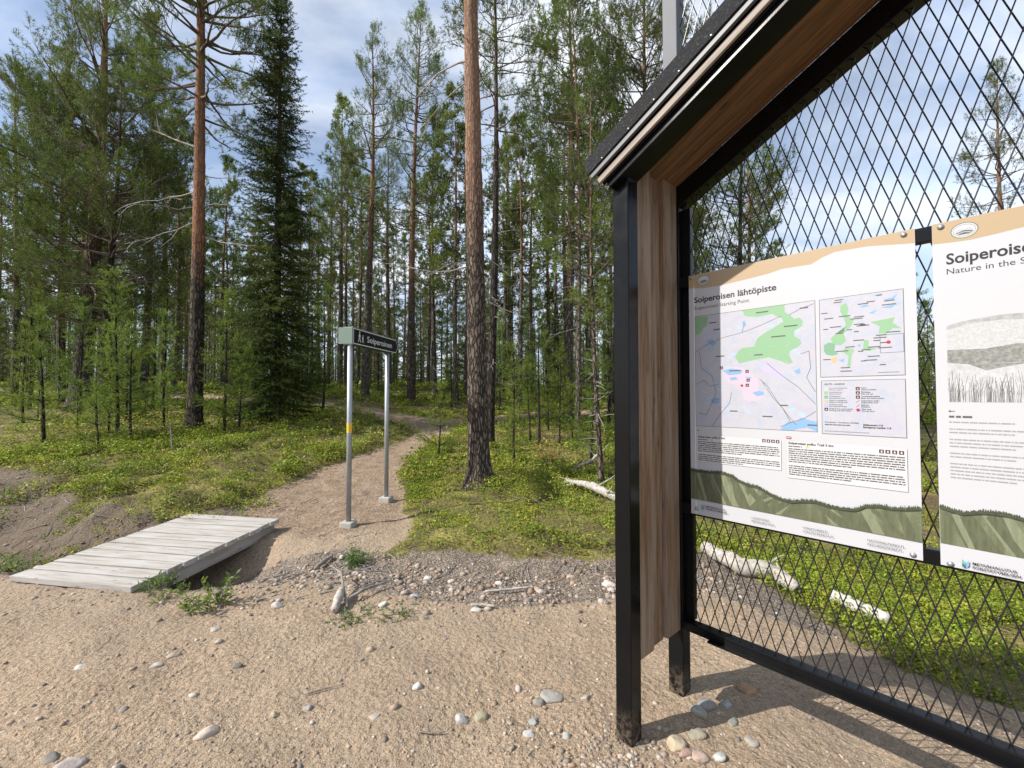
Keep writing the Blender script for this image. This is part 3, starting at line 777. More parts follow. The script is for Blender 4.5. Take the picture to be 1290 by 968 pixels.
def hill_bits(p, ridge):
    top = jag_top(ridge, .0065, .008, 5)
    p.begin('hill_strip')
    p.poly('hill_strip', top+[(.84, .064), (.001, .074)], P['hill'])
    r = random.Random(12); xs = [a for a, b in ridge]; zs = [b for a, b in ridge]; y = None
    rz = lambda x: float(np.interp(x, xs, zs))
    zb = lambda x: .074-.0119*x
    for j, key in enumerate(('hill_dark', 'hill_light', 'hill_dark')):
        polys = []; x = .01+.02*j
        while x < .80:
            wd = r.uniform(.008, .04); sl = r.uniform(.02, .07)*(1 if x < .25 else 1.6)*(1 if x < .27 or x > .5 else -1)
            x2 = min(max(x+sl, .004), .80); w2 = wd*r.uniform(1.1, 2.2)
            if x2+w2 < .838: polys.append([(x, rz(x)-r.uniform(.006, .02)), (x2, zb(x2)+.001), (x2+w2, zb(x2+w2)+.001), (x+wd, rz(x+wd)-.006)])
            x += wd+r.uniform(.02, .09)
        for q in polys: p.poly('hill_strip', q, P[key])
    tl = []
    for i in range(150):
        x = .004+.832*i/150; h = r.uniform(.003, .011); wd = r.uniform(.002, .0042)
        tl.append([(x-wd, rz(x)-.004), (x+wd, rz(x)-.004), (x+wd*.3, rz(x)+h), (x-wd*.3, rz(x)+h)])
    for q in tl: p.poly('hill_strip', q, P['hill_wood'])
    p.lines('hill_strip', [[(a, b-.004), (c, d-.004)] for (a, b), (c, d) in zip(ridge[:-1], ridge[1:])], .007, P['hill_wood'])
    p.end()
def board_nature():
    o, p = board('notice_board', 'white nature board with grey lake drawing, cut off by the right picture edge', .9416)
    p.poly('header_strip', [(.0005, 1.1885), (.0005, 1.118), (.045, 1.113), (.094, 1.110), (.16, 1.115), (.21, 1.12), (.33, 1.15), (.45, 1.148), (.62, 1.16), (.8405, 1.13), (.8405, 1.1885)], P['tan'])
    emblem(p, .079, 1.147, .033, .027)
    p.text('title', 'Soiperoisen luonto', .033, 1.039, .052, P['ink'], width=.345, bold=.0012)
    p.text('subtitle', 'Nature in the Soiperoinen area', .032, 1.004, .0285, P['ink'], width=.362)
    p.begin('lake_drawing')
    x0, x1 = .030, .80
    p.poly('lake_drawing', [(x0, .562), (x1, .562), (x1, .80), (x0, .80)], P['sk_water'])
    p.poly('lake_drawing', [(x0, .80), (x0, .826), (.06, .835), (.10, .842), (.16, .848), (.25, .846), (.36, .850), (.5, .842), (.65, .85), (x1, .84), (x1, .80)], P['sk_wood'])
    p.poly('lake_drawing', [(x0, .745), (x0, .812), (.08, .826), (.15, .832), (.22, .826), (.32, .818), (.45, .815), (.6, .82), (x1, .81), (x1, .745)], P['sk_hill'])
    p.poly('lake_drawing', [(x0, .698), (x0, .742), (.12, .74), (.19, .752), (.24, .742), (.4, .75), (.6, .744), (x1, .75), (x1, .70), (.5, .69), (.24, .694), (.17, .680), (.12, .668), (.08, .690)], P['sk_shore'])
    r = random.Random(8); reeds = []
    for i in range(430):
        x = r.uniform(x0+.003, x1-.003); h = r.uniform(.03, .085) if i % 5 else r.uniform(.08, .11)
        reeds.append([(x, .563), (x+r.uniform(-.002, .003), .563+h*.6), (x+r.uniform(-.006, .008), .563+h)])
    p.lines('lake_drawing', reeds, .0010, P['reed'])
    rip = [[(a, b), (a+r.uniform(.02, .06), b+r.uniform(-.001, .001))] for a, b in [(r.uniform(x0, x1-.07), r.uniform(.62, .70)) for _ in range(30)]]
    p.lines('lake_drawing', rip, .001, P['lgrey'])
    p.end()
    p.begin('text_block')
    p.lines('language_mark', [[(.030, .531), (.045, .531)], [(.034, .534), (.030, .531), (.034, .528)]], .0024, P['dgrey'])
    p.words('text_heading', .030, .085, .516, 1, .01, .007, P['dgrey'], 3)
    p.words('text_block', .030, .40, .496, 17, .0118, .0042, P['grey'], 21, .4, (1, 4, 8, 11))
    p.words('text_block', .44, .80, .516, 18, .0118, .0042, P['grey'], 22, .5, (4, 9, 13))
    p.end()
    hill_bits(p, [(.001, .203), (.033, .194), (.058, .189), (.09, .200), (.118, .204), (.155, .204), (.19, .198), (.3, .18), (.42, .15), (.55, .155), (.7, .17), (.84, .18)])
    forest_logo(p, .052, .0085, .026, 'b')
    bolts(o, [(.022, 1.174), (.811, 1.176), (.024, .009), (.815, .014)])
board_map(); board_nature()

# ------------------------------------------------------------------ trail sign
def trail_sign():
    a = Vector((-1.905, 5.09, 0)); b = Vector((-1.745, 6.05, 0)); dr = (b-a).normalized()
    rz = math.atan2(dr.y, dr.x)
    t = thing('trail_sign', 'black arrow sign with white lettering on two galvanised posts beside the trail', 'sign', (a.x, a.y, gz(a.x, a.y)), rz)
    L = (b-a).length; dz = gz(b.x, b.y)-gz(a.x, a.y)
    for x, z0 in ((0, 0), (L, dz)):
        bm = bmesh.new(); bm_tube(bm, [(x, 0, z0-.1), (x, 0, 2.32)], .030, 20)
        po = finish(bm, 'post', M['galv'], t, sm=False)
        for f in po.data.polygons: f.use_smooth = len(f.vertices) == 4
        box('foot', M['concrete'], t, x-.075, x+.075, -.075, .075, z0-.15, z0+.062, .014)
    bm = bmesh.new(); bm_tube(bm, [(0, 0, 1.09), (0, 0, 1.20)], .0308, 20, False)
    finish(bm, 'yellow_band', plain('yellow_tape', (.68, .42, .04), .5), t)
    z0, z1, x0, x1, xt = 2.125, 2.325, -.03, 1.14, 1.215
    zm = (z0+z1)/2; yh = .052
    def arrow(i): return [(x0+i, z0+i), (x1-i*.3, z0+i), (xt-i*1.15, zm), (x1-i*.3, z1-i), (x0+i, z1-i)]
    blk = plain('sign_black', (.004, .004, .005), .4, spec=.2); wht = plain('sign_white', (.62, .62, .60), .45)
    grn = plain('sign_green', (.15, .215, .17), .5, 0, .2)
    bm = bmesh.new()
    plate = [(x0, z0), (xt-.02, z0), (xt+.004, zm), (xt-.02, z1), (x0, z1)]
    o = [bm.verts.new((x, -yh, z)) for x, z in plate]; q = [bm.verts.new((x, -yh+.004, z)) for x, z in plate]
    bm.faces.new(o); bm.faces.new(q[::-1])
    for i in range(5): bm.faces.new((o[i], q[i], q[(i+1) % 5], o[(i+1) % 5]))
    finish(bm, 'sign_face', blk, t)
    # white border ring
    bm = bmesh.new()
    A0, A1 = arrow(.006), arrow(.017); y = -yh-.0008
    va = [bm.verts.new((x, y, z)) for x, z in A0]; vb = [bm.verts.new((x, y, z)) for x, z in A1]
    for i in range(5): bm.faces.new((va[i], va[(i+1) % 5], vb[(i+1) % 5], vb[i]))
    finish2(bm, 'border', wht, t)
    # light metal rim standing proud at the near end and along the top
    box('rim', M['galv'], t, x0-.006, x0-.0005, -yh-.002, yh+.002, z0-.002, z1+.004, .0)
    box('rim', M['galv'], t, x0, x1, -yh-.001, yh, z1+.0005, z1+.004, .0)
    # green box behind
    bm = bmesh.new()
    bm_box(bm, x0-.014, x0-.0065, -yh+.004, yh+.075, z0+.004, z1-.002, .002)
    finish(bm, 'end_plate', grn, t)
    box('back_plate', grn, t, x0, x1, yh-.004, yh, z0, z1, .0)
    p = Print(t)
    me = text_mesh('Soiperoinen', .105, .0012, .70)
    me.transform(Matrix(((1, 0, 0, .30), (0, 0, -1, -yh-.001), (0, 1, 0, z0+.063), (0, 0, 0, 1)))); me.materials.clear(); me.materials.append(wht)
    ob('lettering', me, t)
    # pictogram: two walkers
    bm = bmesh.new(); y = -yh-.001
    def q4(a, b, wd):
        (x0, z0), (x1, z1) = a, b; L = math.hypot(x1-x0, z1-z0); nx, nz = -(z1-z0)/L*wd/2, (x1-x0)/L*wd/2
        bm.faces.new([bm.verts.new((X, y, Z)) for X, Z in ((x0+nx, z0+nz), (x0-nx, z0-nz), (x1-nx, z1-nz), (x1+nx, z1+nz))])
    for ox, s in ((.075, 1.0), (.165, .74)):
        b0 = z0+.042
        bm.faces.new([bm.verts.new((ox+.045*s+.011*s*math.cos(i*.524), y, b0+.118*s+.011*s*math.sin(i*.524))) for i in range(12)])
        q4((ox+.04*s, b0+.055*s), (ox+.043*s, b0+.106*s), .024*s)
        q4((ox+.04*s, b0+.058*s), (ox+.012*s, b0), .013*s); q4((ox+.042*s, b0+.058*s), (ox+.068*s, b0), .013*s)
        q4((ox+.04*s, b0+.10*s), (ox+.018*s, b0+.06*s), .009*s); q4((ox+.048*s, b0+.10*s), (ox+.070*s, b0+.062*s), .009*s)
    finish2(bm, 'pictogram', wht, t)
trail_sign()

# ------------------------------------------------------------------ boardwalk
def boardwalk():
    nl = Vector((-4.08, 3.59)); nr = Vector((-2.93, 3.34)); fr = Vector((-2.66, 4.95)); fl = Vector((-3.80, 5.23))
    ax = ((fl+fr)/2-(nl+nr)/2); L = ax.length; yaw = math.atan2(ax.y, ax.x)-math.pi/2
    c = (nl+nr)/2
    t = thing('boardwalk', 'low grey plank footbridge crossing the ditch beside the sandy path', 'footbridge', (c.x, c.y, 0), yaw)
    n = 11; pw = L/n
    za, zb = .055, .125
    for i in range(n):
        bm = bmesh.new(); off = random.uniform(-.006, .006); hw = .59
        bm_box(bm, -hw+off, hw+off, 0, pw-.019, -.045, 0, .003)
        sl = math.atan2(zb-za, L)
        o = finish(bm, 'plank', M['plank'], t, grain=lambda x, y, z, i=i: (x+i*2.3, y+i*.61, z))
        o.location = (0, i*pw, za+(zb-za)*i/n+random.uniform(-.002, .002)); o.rotation_euler = (sl, random.uniform(-.003, .003), random.uniform(-.004, .004))
    for x in (-.5, 0, .5):
        bm = bmesh.new(); bm_box(bm, x-.035, x+.035, .02, L-.02, -.13, 0, .004)
        o = finish(bm, 'bearer', M['plank'], t, grain=lambda x, y, z: (y, x, z+3)); o.location = (0, 0, za-.0475); o.rotation_euler = (math.atan2(zb-za, L), 0, 0)
boardwalk()

# ------------------------------------------------------------------ trees
class Mesher:
    """collects tubes (quads as tris) and needle triangles"""
    def __init__(s): s.V = []; s.F = []; s.n = 0
    def tube(s, P, r, k=5):
        P = np.asarray(P, float); m = len(P)
        r = np.broadcast_to(np.asarray(r, float), (m,))
        T = np.gradient(P, axis=0); T /= np.linalg.norm(T, axis=1)[:, None]+1e-9
        ref = np.where(np.abs(T[:, 2:3]) < .9, [[0, 0, 1.]], [[1., 0, 0]])
        a = np.cross(T, ref); a /= np.linalg.norm(a, axis=1)[:, None]+1e-9
        b = np.cross(T, a)
        th = np.arange(k)*2*np.pi/k
        ring = P[:, None]+(a[:, None]*np.cos(th)[None, :, None]+b[:, None]*np.sin(th)[None, :, None])*r[:, None, None]
        s.V.append(ring.reshape(-1, 3))
        i = np.arange((m-1)*k); q = i//k; j = i % k; j2 = (j+1) % k
        A, B, Cc, D = q*k+j, q*k+j2, (q+1)*k+j2, (q+1)*k+j
        s.F.append(np.concatenate([np.stack([A, B, Cc], 1), np.stack([A, Cc, D], 1)])+s.n); s.n += m*k
    def get(s):
        if not s.V: return np.zeros((0, 3)), np.zeros((0, 3), int)
        return np.concatenate(s.V), np.concatenate(s.F)
def unit(v): return v/(np.linalg.norm(v, axis=-1, keepdims=True)+1e-9)
def needles(P, D, L, k, nl, nw, g, cols, spread=.9):
    """P, D (n,3) shoots -> needle triangles + colours"""
    n = len(P); L = np.broadcast_to(L, (n,))
    t = g.uniform(.05, 1, (n, k)); rnd = unit(g.normal(size=(n, k, 3)))
    base = P[:, None]+D[:, None]*(L[:, None]*t)[..., None]
    dr = unit(D[:, None]*g.uniform(.45, 1.0, (n, k, 1))+rnd*spread)
    side = unit(np.cross(dr, unit(g.normal(size=(n, k, 3)))))*nw/2
    ln = nl*g.uniform(.7, 1.2, (n, k, 1))
    V = np.stack([base+side, base-side, base+dr*ln], 2).reshape(-1, 3)
    F = np.arange(n*k*3).reshape(-1, 3)
    c = np.repeat(cols, k*3, axis=0)*g.uniform(.75, 1.25, (n*k, 1, 1)).repeat(3, 1).reshape(-1, 1)
    return V, F, c
def polyline(p0, az, el, L, n, g, wob=.12, lift=.0):
    P = [np.array(p0, float)]; 
    for i in range(n):
        az += g.normal()*wob; el += g.normal()*wob*.6+lift/n
        P.append(P[-1]+np.array([math.cos(az)*math.cos(el), math.sin(az)*math.cos(el), math.sin(el)])*L/n)
    return np.array(P)
def at(P, t):
    f = t*(len(P)-1); i = min(int(f), len(P)-2); return P[i]+(P[i+1]-P[i])*(f-i), unit(P[i+1]-P[i])
def trunk_mesh(name, H, r0, g, mat, sides=14, rings=40, lean=(0, 0), bend=.0, flare=.35, rough=.0, zmin=-.25):
    z = np.concatenate([np.linspace(zmin, 1.0, max(8, rings//4)), np.linspace(1.0, H, rings)[1:]])
    zz = np.clip(z, 0, H)
    r = r0*((1-zz/H)**.85*.93+.025)+r0*flare*np.exp(-np.maximum(z, 0)/.22)*(z < 2)
    ax = np.stack([lean[0]*zz/H+bend*np.sin(zz/H*5.1+g.uniform(0, 6)), lean[1]*zz/H+bend*np.cos(zz/H*4.3+g.uniform(0, 6)), z], 1)
    ax[:, :2] -= ax[np.argmin(np.abs(z)), :2]
    th = np.arange(sides)*2*np.pi/sides
    TH, Z = np.meshgrid(th, z)
    rr = r[:, None]*(1+.10*np.sin(TH*3+g.uniform(0, 6))*np.exp(-np.maximum(Z, 0)*1.2)+.22*np.sin(TH*5+g.uniform(0, 6))*np.exp(-np.maximum(Z, 0)/.13))
    if rough: rr = rr+rough*(fbm(TH*r0*60/6.28*3, Z*7, 1, g.uniform(0, 50), 3)-.5)*2
    V = np.stack([ax[:, None, 0]+rr*np.cos(TH), ax[:, None, 1]+rr*np.sin(TH), Z], 2).reshape(-1, 3)
    i = np.arange((len(z)-1)*sides); q = i//sides; j = i % sides; j2 = (j+1) % sides
    F = np.stack([q*sides+j, q*sides+j2, (q+1)*sides+j2, (q+1)*sides+j], 1)
    me = arrays(name, V, F, mat, smoothed=True)
    axf = lambda zq: np.array([np.interp(zq, z, ax[:, 0]), np.interp(zq, z, ax[:, 1]), zq])
    rf = lambda zq: float(np.interp(zq, z, r))
    return me, axf, rf
def crown_mesh(name, M_, tufts, g, wood, k, nl, nw, c0, c1, L, spread=.9, Wd=None):
    Vw, Fw = M_.get(); nlive = len(Fw)
    if Wd is not None:
        Vd, Fd = Wd.get(); Fw = np.concatenate([Fw, Fd+len(Vw)]); Vw = np.concatenate([Vw, Vd])
    Pt = np.array([t[0] for t in tufts]); Dt = unit(np.array([t[1] for t in tufts]))
    mixv = np.clip(fbm(Pt[:, 0]+Pt[:, 2]*.7, Pt[:, 1]-Pt[:, 2]*.5, 1.6, g.uniform(0, 40), 3)*1.6-.3+g.normal(0, .16, len(Pt)), 0, 1)[:, None]
    cols = np.array(c0)*(1-mixv)+np.array(c1)*mixv
    Vn, Fn, cn = needles(Pt, Dt, L, k, nl, nw, g, cols, spread)
    V = np.concatenate([Vw, Vn]); F = np.concatenate([Fw, Fn+len(Vw)]).astype(np.int32)
    col = np.concatenate([np.full((len(Vw), 3), .1), cn])
    mi = np.concatenate([np.zeros(nlive, int), np.full(len(Fw)-nlive, 2), np.ones(len(Fn), int)])
    return arrays(name, V, F, [wood, M['needle'], M['twig']], midx=mi, col=np.clip(col, 0, 1))
PINE0, PINE1 = (.070, .105, .024), (.185, .220, .048)
def pine(H, cb, r0, spread, seed, bark, sides=12, rings=30, whorl=.42, per=5, dens=1.0, k=12, nl=.075, nw=.009, lean=(0, 0), bend=.05, rough=0., stubs=8,
         lower_dead=14, c0=PINE0, c1=PINE1, up=0.0, L=.16, zmax=1e9, flare=.35, irregular=.3):
    g = np.random.default_rng(seed)
    tm, ax, rf = trunk_mesh('trunk', H, r0, g, bark, sides, rings, lean, bend, flare, rough)
    W = Mesher(); tufts = []
    z = cb*H
    while z < H-.15:
        t = (z-cb*H)/(H-cb*H)
        shp = (.62+.75*t) if t < .4 else .92*((1-t)/.6)**.62
        shp = max(shp, .10)
        for b in range(max(3, int(per+g.integers(-1, 2)))):
            if g.random() < irregular*.5: continue
            Lb = spread*shp*g.uniform(1-irregular, 1.12)
            az = g.uniform(0, 2*np.pi); el = (-.12+.75*t+up)+g.normal()*.14
            p0 = ax(min(z+g.normal()*.07, H-.05))
            n = 7; Pm = polyline(p0, az, el, Lb, n, g, .16, .35)
            rb = min(rf(z)*.42, .012+.014*Lb)
            W.tube(Pm, np.linspace(rb, .004, n+1), 5)
            ns = max(3, int(Lb/.20*dens)); side = 1
            for q in range(ns):
                s = .40+.58*(q+g.random()*.6)/ns
                p, d = at(Pm, min(s, .99)); side = -side
                a2 = math.atan2(d[1], d[0])+side*g.uniform(.5, 1.1); e2 = math.asin(np.clip(d[2], -1, 1))+g.uniform(0, .5)
                Ls = Lb*(.17+.36*(1-s))*g.uniform(.6, 1.25)+.10
                Ps = polyline(p, a2, e2, Ls, 3, g, .2, .4)
                W.tube(Ps, np.linspace(.0065, .0028, 4), 3)
                m = max(2, int(Ls/.12*dens))
                for w_ in range(m):
                    u = .35+.65*(w_+.5)/m; pp, dd = at(Ps, u)
                    dirv = unit(dd+g.normal(size=3)*.55+np.array([0, 0, .35])); off = g.uniform(.02, .13)
                    tufts.append((pp+dirv*off*.5, dirv)); 
                    dir2 = unit(dd+g.normal(size=3)*.8+np.array([0, 0, .3]))
                    if g.random() < .6: tufts.append((pp+dir2*off, dir2))
                tufts.append((Ps[-1], unit(Ps[-1]-Ps[-2]+np.array([0, 0, .3]))))
            for w_ in range(3): tufts.append((Pm[-1]+g.normal(size=3)*.05, unit(Pm[-1]-Pm[-2]+g.normal(size=3)*.4+np.array([0, 0, .3]))))
        z += whorl*g.uniform(.7, 1.3)
    for q in range(6): tufts.append((ax(H-.05*q), unit(np.array([g.normal()*.4, g.normal()*.4, 1]))))
    Wd = None
    if lower_dead:
        Wd = Mesher()
        for q in range(lower_dead):
            zz = g.uniform(min(1.2, cb*H*.25), cb*H*1.02); dead_into(Wd, ax(zz), g.uniform(0, 6.28), g.uniform(-.35, .15), g.uniform(.15, 1.0)*(spread*.55), g, .010)
    cm = crown_mesh('crown', W, tufts, g, M['branchwood'], k, nl, nw, c0, c1, L, .9, Wd)
    return tm, cm, None, ax, rf
def dead_into(Wd, p, az, el, L, g, r=.012, subs=True):
    n = 6; Pm = polyline(p, az, el, L, n, g, .22, -.15)
    Wd.tube(Pm, np.linspace(r, .0025, n+1), 4)
    if subs and L > .35:
        for q in range(int(2+L*3)):
            s = g.uniform(.3, .95); pp, dd = at(Pm, s)
            Ps = polyline(pp, math.atan2(dd[1], dd[0])+g.choice([-1, 1])*g.uniform(.4, 1.1), math.asin(np.clip(dd[2], -1, 1))+g.normal()*.35, L*g.uniform(.15, .4), 4, g, .3)
            Wd.tube(Ps, np.linspace(r*.45, .0018, 5), 3)
SPR0, SPR1 = (.042, .072, .020), (.125, .165, .040)
def spruce(H, r0, spread, seed, whorl=.21, per=6, k=11, nl=.05, nw=.012, step=.11, c0=SPR0, c1=SPR1, z0=.15, droop=-.32, power=.85):
    g = np.random.default_rng(seed)
    tm, ax, rf = trunk_mesh('trunk', H, r0, g, M['bark_spruce'], 10, 24)
    W = Mesher(); tufts = []; z = z0
    while z < H-.12:
        t = z/H
        for b in range(per):
            Lb = spread*((1-t)**power)*g.uniform(.72, 1.12)+.07
            if t < .12: Lb *= .78+1.6*t
            az = g.uniform(0, 6.283); el = droop+.75*t**1.6+g.normal()*.10
            n = 5; Pm = polyline(ax(z+g.uniform(-.08, .08)), az, el, Lb, n, g, .09, .38)
            W.tube(Pm, np.linspace(min(.012, rf(z)*.4), .003, n+1), 4)
            ns = max(2, int(Lb/step)); side = 1
            for q in range(ns):
                s = .06+.92*(q+g.random()*.5)/ns; p, d = at(Pm, min(s, .99)); side = -side
                a2 = math.atan2(d[1], d[0])+side*g.uniform(.55, 1.0)
                Ls = Lb*.36*(1.05-s)+.08
                m = max(1, int(Ls/.10)); e2 = -.25+g.normal()*.15
                dv = np.array([math.cos(a2)*math.cos(e2), math.sin(a2)*math.cos(e2), math.sin(e2)])
                for w_ in range(m):
                    tufts.append((p+dv*Ls*(w_/m), unit(dv+g.normal(size=3)*.2+np.array([0, 0, -.22*w_/m]))))
                tufts.append((p, unit(d+g.normal(size=3)*.25)))
            tufts.append((Pm[-1], unit(Pm[-1]-Pm[-2])))
        z += whorl*g.uniform(.75, 1.25)
    for q in range(5): tufts.append((ax(H-.06*q), np.array([g.normal()*.3, g.normal()*.3, 1.])))
    cm = crown_mesh('crown', W, tufts, g, M['branchwood'], k, nl, nw, c0, c1, .13, .75)
    return tm, cm, None, ax, rf
def sapling(H, seed, spread=.55, k=14, nl=.06, nw=.008, c0=(.11, .165, .028), c1=(.22, .28, .055), per=5, whorl=.33, bare=.18, L=.13):
    g = np.random.default_rng(seed)
    tm, ax, rf = trunk_mesh('trunk', H, .009+.0085*H, g, M['bark_c'], 7, 14, (g.normal()*.06, g.normal()*.06), .012, .2)
    W = Mesher(); tufts = []; z = bare*H
    while z < H:
        t = z/H
        for b in range(per):
            Lb = (spread*(1-t)**.75+.09)*g.uniform(.6, 1.15); az = g.uniform(0, 6.28); el = .15+.8*t**1.5+g.normal()*.15
            Pm = polyline(ax(z), az, el, Lb, 4, g, .14, .35); W.tube(Pm, np.linspace(.006, .0025, 5), 4)
            for q in range(max(2, int(Lb/.075))):
                s = .25+.75*q/max(2, int(Lb/.075)); p, d = at(Pm, min(s, .99))
                tufts.append((p, unit(d+g.normal(size=3)*.3)))
                if g.random() < .75:
                    dv = unit(d+g.normal(size=3)*.8+np.array([0, 0, .2])); tufts.append((p+dv*.03, dv)); tufts.append((p+dv*.13, dv))
            tufts.append((Pm[-1], unit(Pm[-1]-Pm[-2])))
        z += whorl*g.uniform(.8, 1.2)
    for q in range(4): tufts.append((ax(H-.07*q), np.array([g.normal()*.25, g.normal()*.25, 1.])))
    cm = crown_mesh('crown', W, tufts, g, M['bark_c'], k, nl, nw, c0, c1, L, .7)
    return tm, cm, None, ax, rf
def place(kit, name, label, cat, x, y, rz=0.0, s=1.0, group=None, sink=.03):
    t = thing(name, label, cat, (x, y, gz(x, y)-sink), rz, group); t.scale = (s, s, s)
    ob('trunk', kit[0], t); ob('crown', kit[1], t)
    if kit[2] is not None: ob('dead_branches', kit[2], t)
    return t
def X(px, Y): return (px-645)/546*Y

# ---- trees one can point at
def big_dead(root, kit, specs, seed, mat=None):
    g = np.random.default_rng(seed)
    for z, az, el, L, r in specs:
        Wd = Mesher(); dead_into(Wd, kit[3](z), az, el, L, g, r)
        V, F = Wd.get(); ob('dead_branch', arrays('dead_branch', V, F.astype(np.int32), mat or M['deadwood']), root)
k = pine(17.5, .42, .165, 2.5, 11, M['bark_a'], 28, 90, .36, 5, 1.15, 17, .085, .010, (0, -.1), .05, .010, lower_dead=8, flare=.5)
t = place(k, 'pine_tree', 'tall pine with orange upper trunk and charred dark foot, left of the dense dark spruce', 'pine tree', X(246, 10), 10)
big_dead(t, k, [(5.6, 3.0, .15, 1.9, .022), (4.9, 3.3, -.3, 1.7, .018), (4.55, -.1, -.15, 1.7, .016), (3.9, .1, -.2, 1.0, .013), (6.6, 2.8, .3, 1.6, .025), (6.0, .3, .1, 1.0, .015), (5.2, -.3, .05, .9, .014)], 5)
k = pine(18.5, .46, .168, 2.5, 12, M['bark_b'], 40, 150, .36, 5, 1.15, 17, .085, .010, (-.25, .2), .03, .012, lower_dead=5, flare=.6)
t = place(k, 'pine_tree', 'thick pine with bare plated grey trunk turning orange, standing right of the arrow sign', 'pine tree', X(603, 6.55), 6.55)
big_dead(t, k, [(3.35, 3.5, -.45, 1.3, .013), (3.1, -.2, -.5, .8, .012), (3.6, -.1, -.8, .7, .011), (6.6, 3.0, -.1, 1.3, .022), (6.3, 3.3, -.5, 1.2, .018), (5.3, 0., -.6, .5, .012)], 6)
k = pine(11.3, .60, .105, 1.5, 13, M['bark_c'], 14, 40, .34, 5, 1.2, 13, .08, .010, (.1, 0), .04, lower_dead=46)
place(k, 'pine_tree', 'thin dark pine with many bare dead branches, just behind the thick grey trunk', 'pine tree', X(617, 9.2), 9.2)
k = spruce(11.3, .13, 1.42, 14, .15, 9, 12, .06, .015, .085, droop=-.5, power=.78)
place(k, 'spruce_tree', 'dense dark green spruce reaching to the ground beside the trail bend', 'spruce tree', X(347, 10.9), 10.9)
k = pine(14.2, .20, .30, 3.5, 15, M['bark_far'], 18, 40, .40, 6, 1.0, 15, .09, .011, (.5, 0), .08, lower_dead=10, irregular=.45)
place(k, 'pine_tree', 'broad pine with thick leaning trunk foot and wide dark crown on the far left', 'pine tree', X(101, 13.6), 13.6)
k = pine(9.6, .26, .13, 2.5, 16, M['bark_c'], 12, 30, .36, 6, 1.15, 12, .085, .010, (.1, 0), .05, lower_dead=10, c0=(.06, .10, .024), c1=(.14, .19, .04))
place(k, 'pine_tree', 'bushy mid-green pine with low crown between the leaning trunk and the tall orange pine', 'pine tree', X(133, 12.2), 12.2)
k = pine(11.8, .36, .075, 1.75, 17, M['bark_far'], 12, 34, .36, 5, 1.1, 13, .08, .010, (-.15, 0), .06, lower_dead=16)
place(k, 'pine_tree', 'slim pine with orange bark patches growing left of the shelter roof', 'pine tree', X(728, 10.8), 10.8)
k = pine(6.4, .38, .045, .75, 18, M['bark_b'], 12, 30, .34, 4, .9, 12, .07, .009, (-.15, 0), .03, lower_dead=26, irregular=.5)
place(k, 'pine_tree', 'very thin scaly pine with bare lower twigs right behind the black shelter post', 'pine tree', X(757, 6.6), 6.6)
k = pine(9.6, .30, .085, 1.75, 19, M['bark_c'], 12, 30, .34, 6, .95, 10, .07, .010, (0, 0), .05, lower_dead=60, irregular=.45)
place(k, 'pine_tree', 'twiggy pine seen through the wire mesh above the map board', 'pine tree', X(938, 11), 11)
k = pine(14.5, .30, .12, 2.3, 25, M['bark_far'], 12, 34, .34, 6, 1.1, 14, .085, .011, (.1, 0), .06, lower_dead=14)
place(k, 'pine_tree', 'dense pine crown rising behind the shelter roof corner and post top coloured pale for sky sheen', 'pine tree', X(815, 11.8), 11.8)
k = pine(13.4, .42, .14, 1.45, 20, M['bark_far'], 10, 24, .42, 5, 1.0, 11, .09, .012, (0, 0), .04, lower_dead=8)
place(k, 'pine_tree', 'lone tall pine against the sky above the nature board', 'pine tree', X(1272, 16), 16)
k = pine(14.5, .44, .165, 1.8, 21, M['bark_far'], 12, 30, .40, 5, 1.0, 11, .09, .012, (.1, 0), .06, lower_dead=14)
place(k, 'pine_tree', 'straight orange pine rising directly behind the near sign post', 'pine tree', X(460, 16.5), 16.5)
kB = pine(15.8, .40, .17, 1.9, 22, M['bark_b'], 12, 30, .40, 5, 1.0, 11, .09, .012, (.3, 0), .06, lower_dead=16)
place(kB, 'pine_tree', 'pale barked pine with ragged crown between the sign tip and thick grey trunk', 'pine tree', X(518, 16.8), 16.8)
t = place(k, 'pine_tree', 'dark pine directly behind the far sign post', 'pine tree', X(490, 23), 23, 2.1, .95)
t = place(kB, 'pine_tree', 'larger of the twin pines at the right edge of the dark spruce', 'pine tree', X(413, 24), 24, 1.3, .80)
t = place(k, 'pine_tree', 'smaller of the twin pines at the right edge of the dark spruce', 'pine tree', X(401, 26), 26, 4.0, .78)
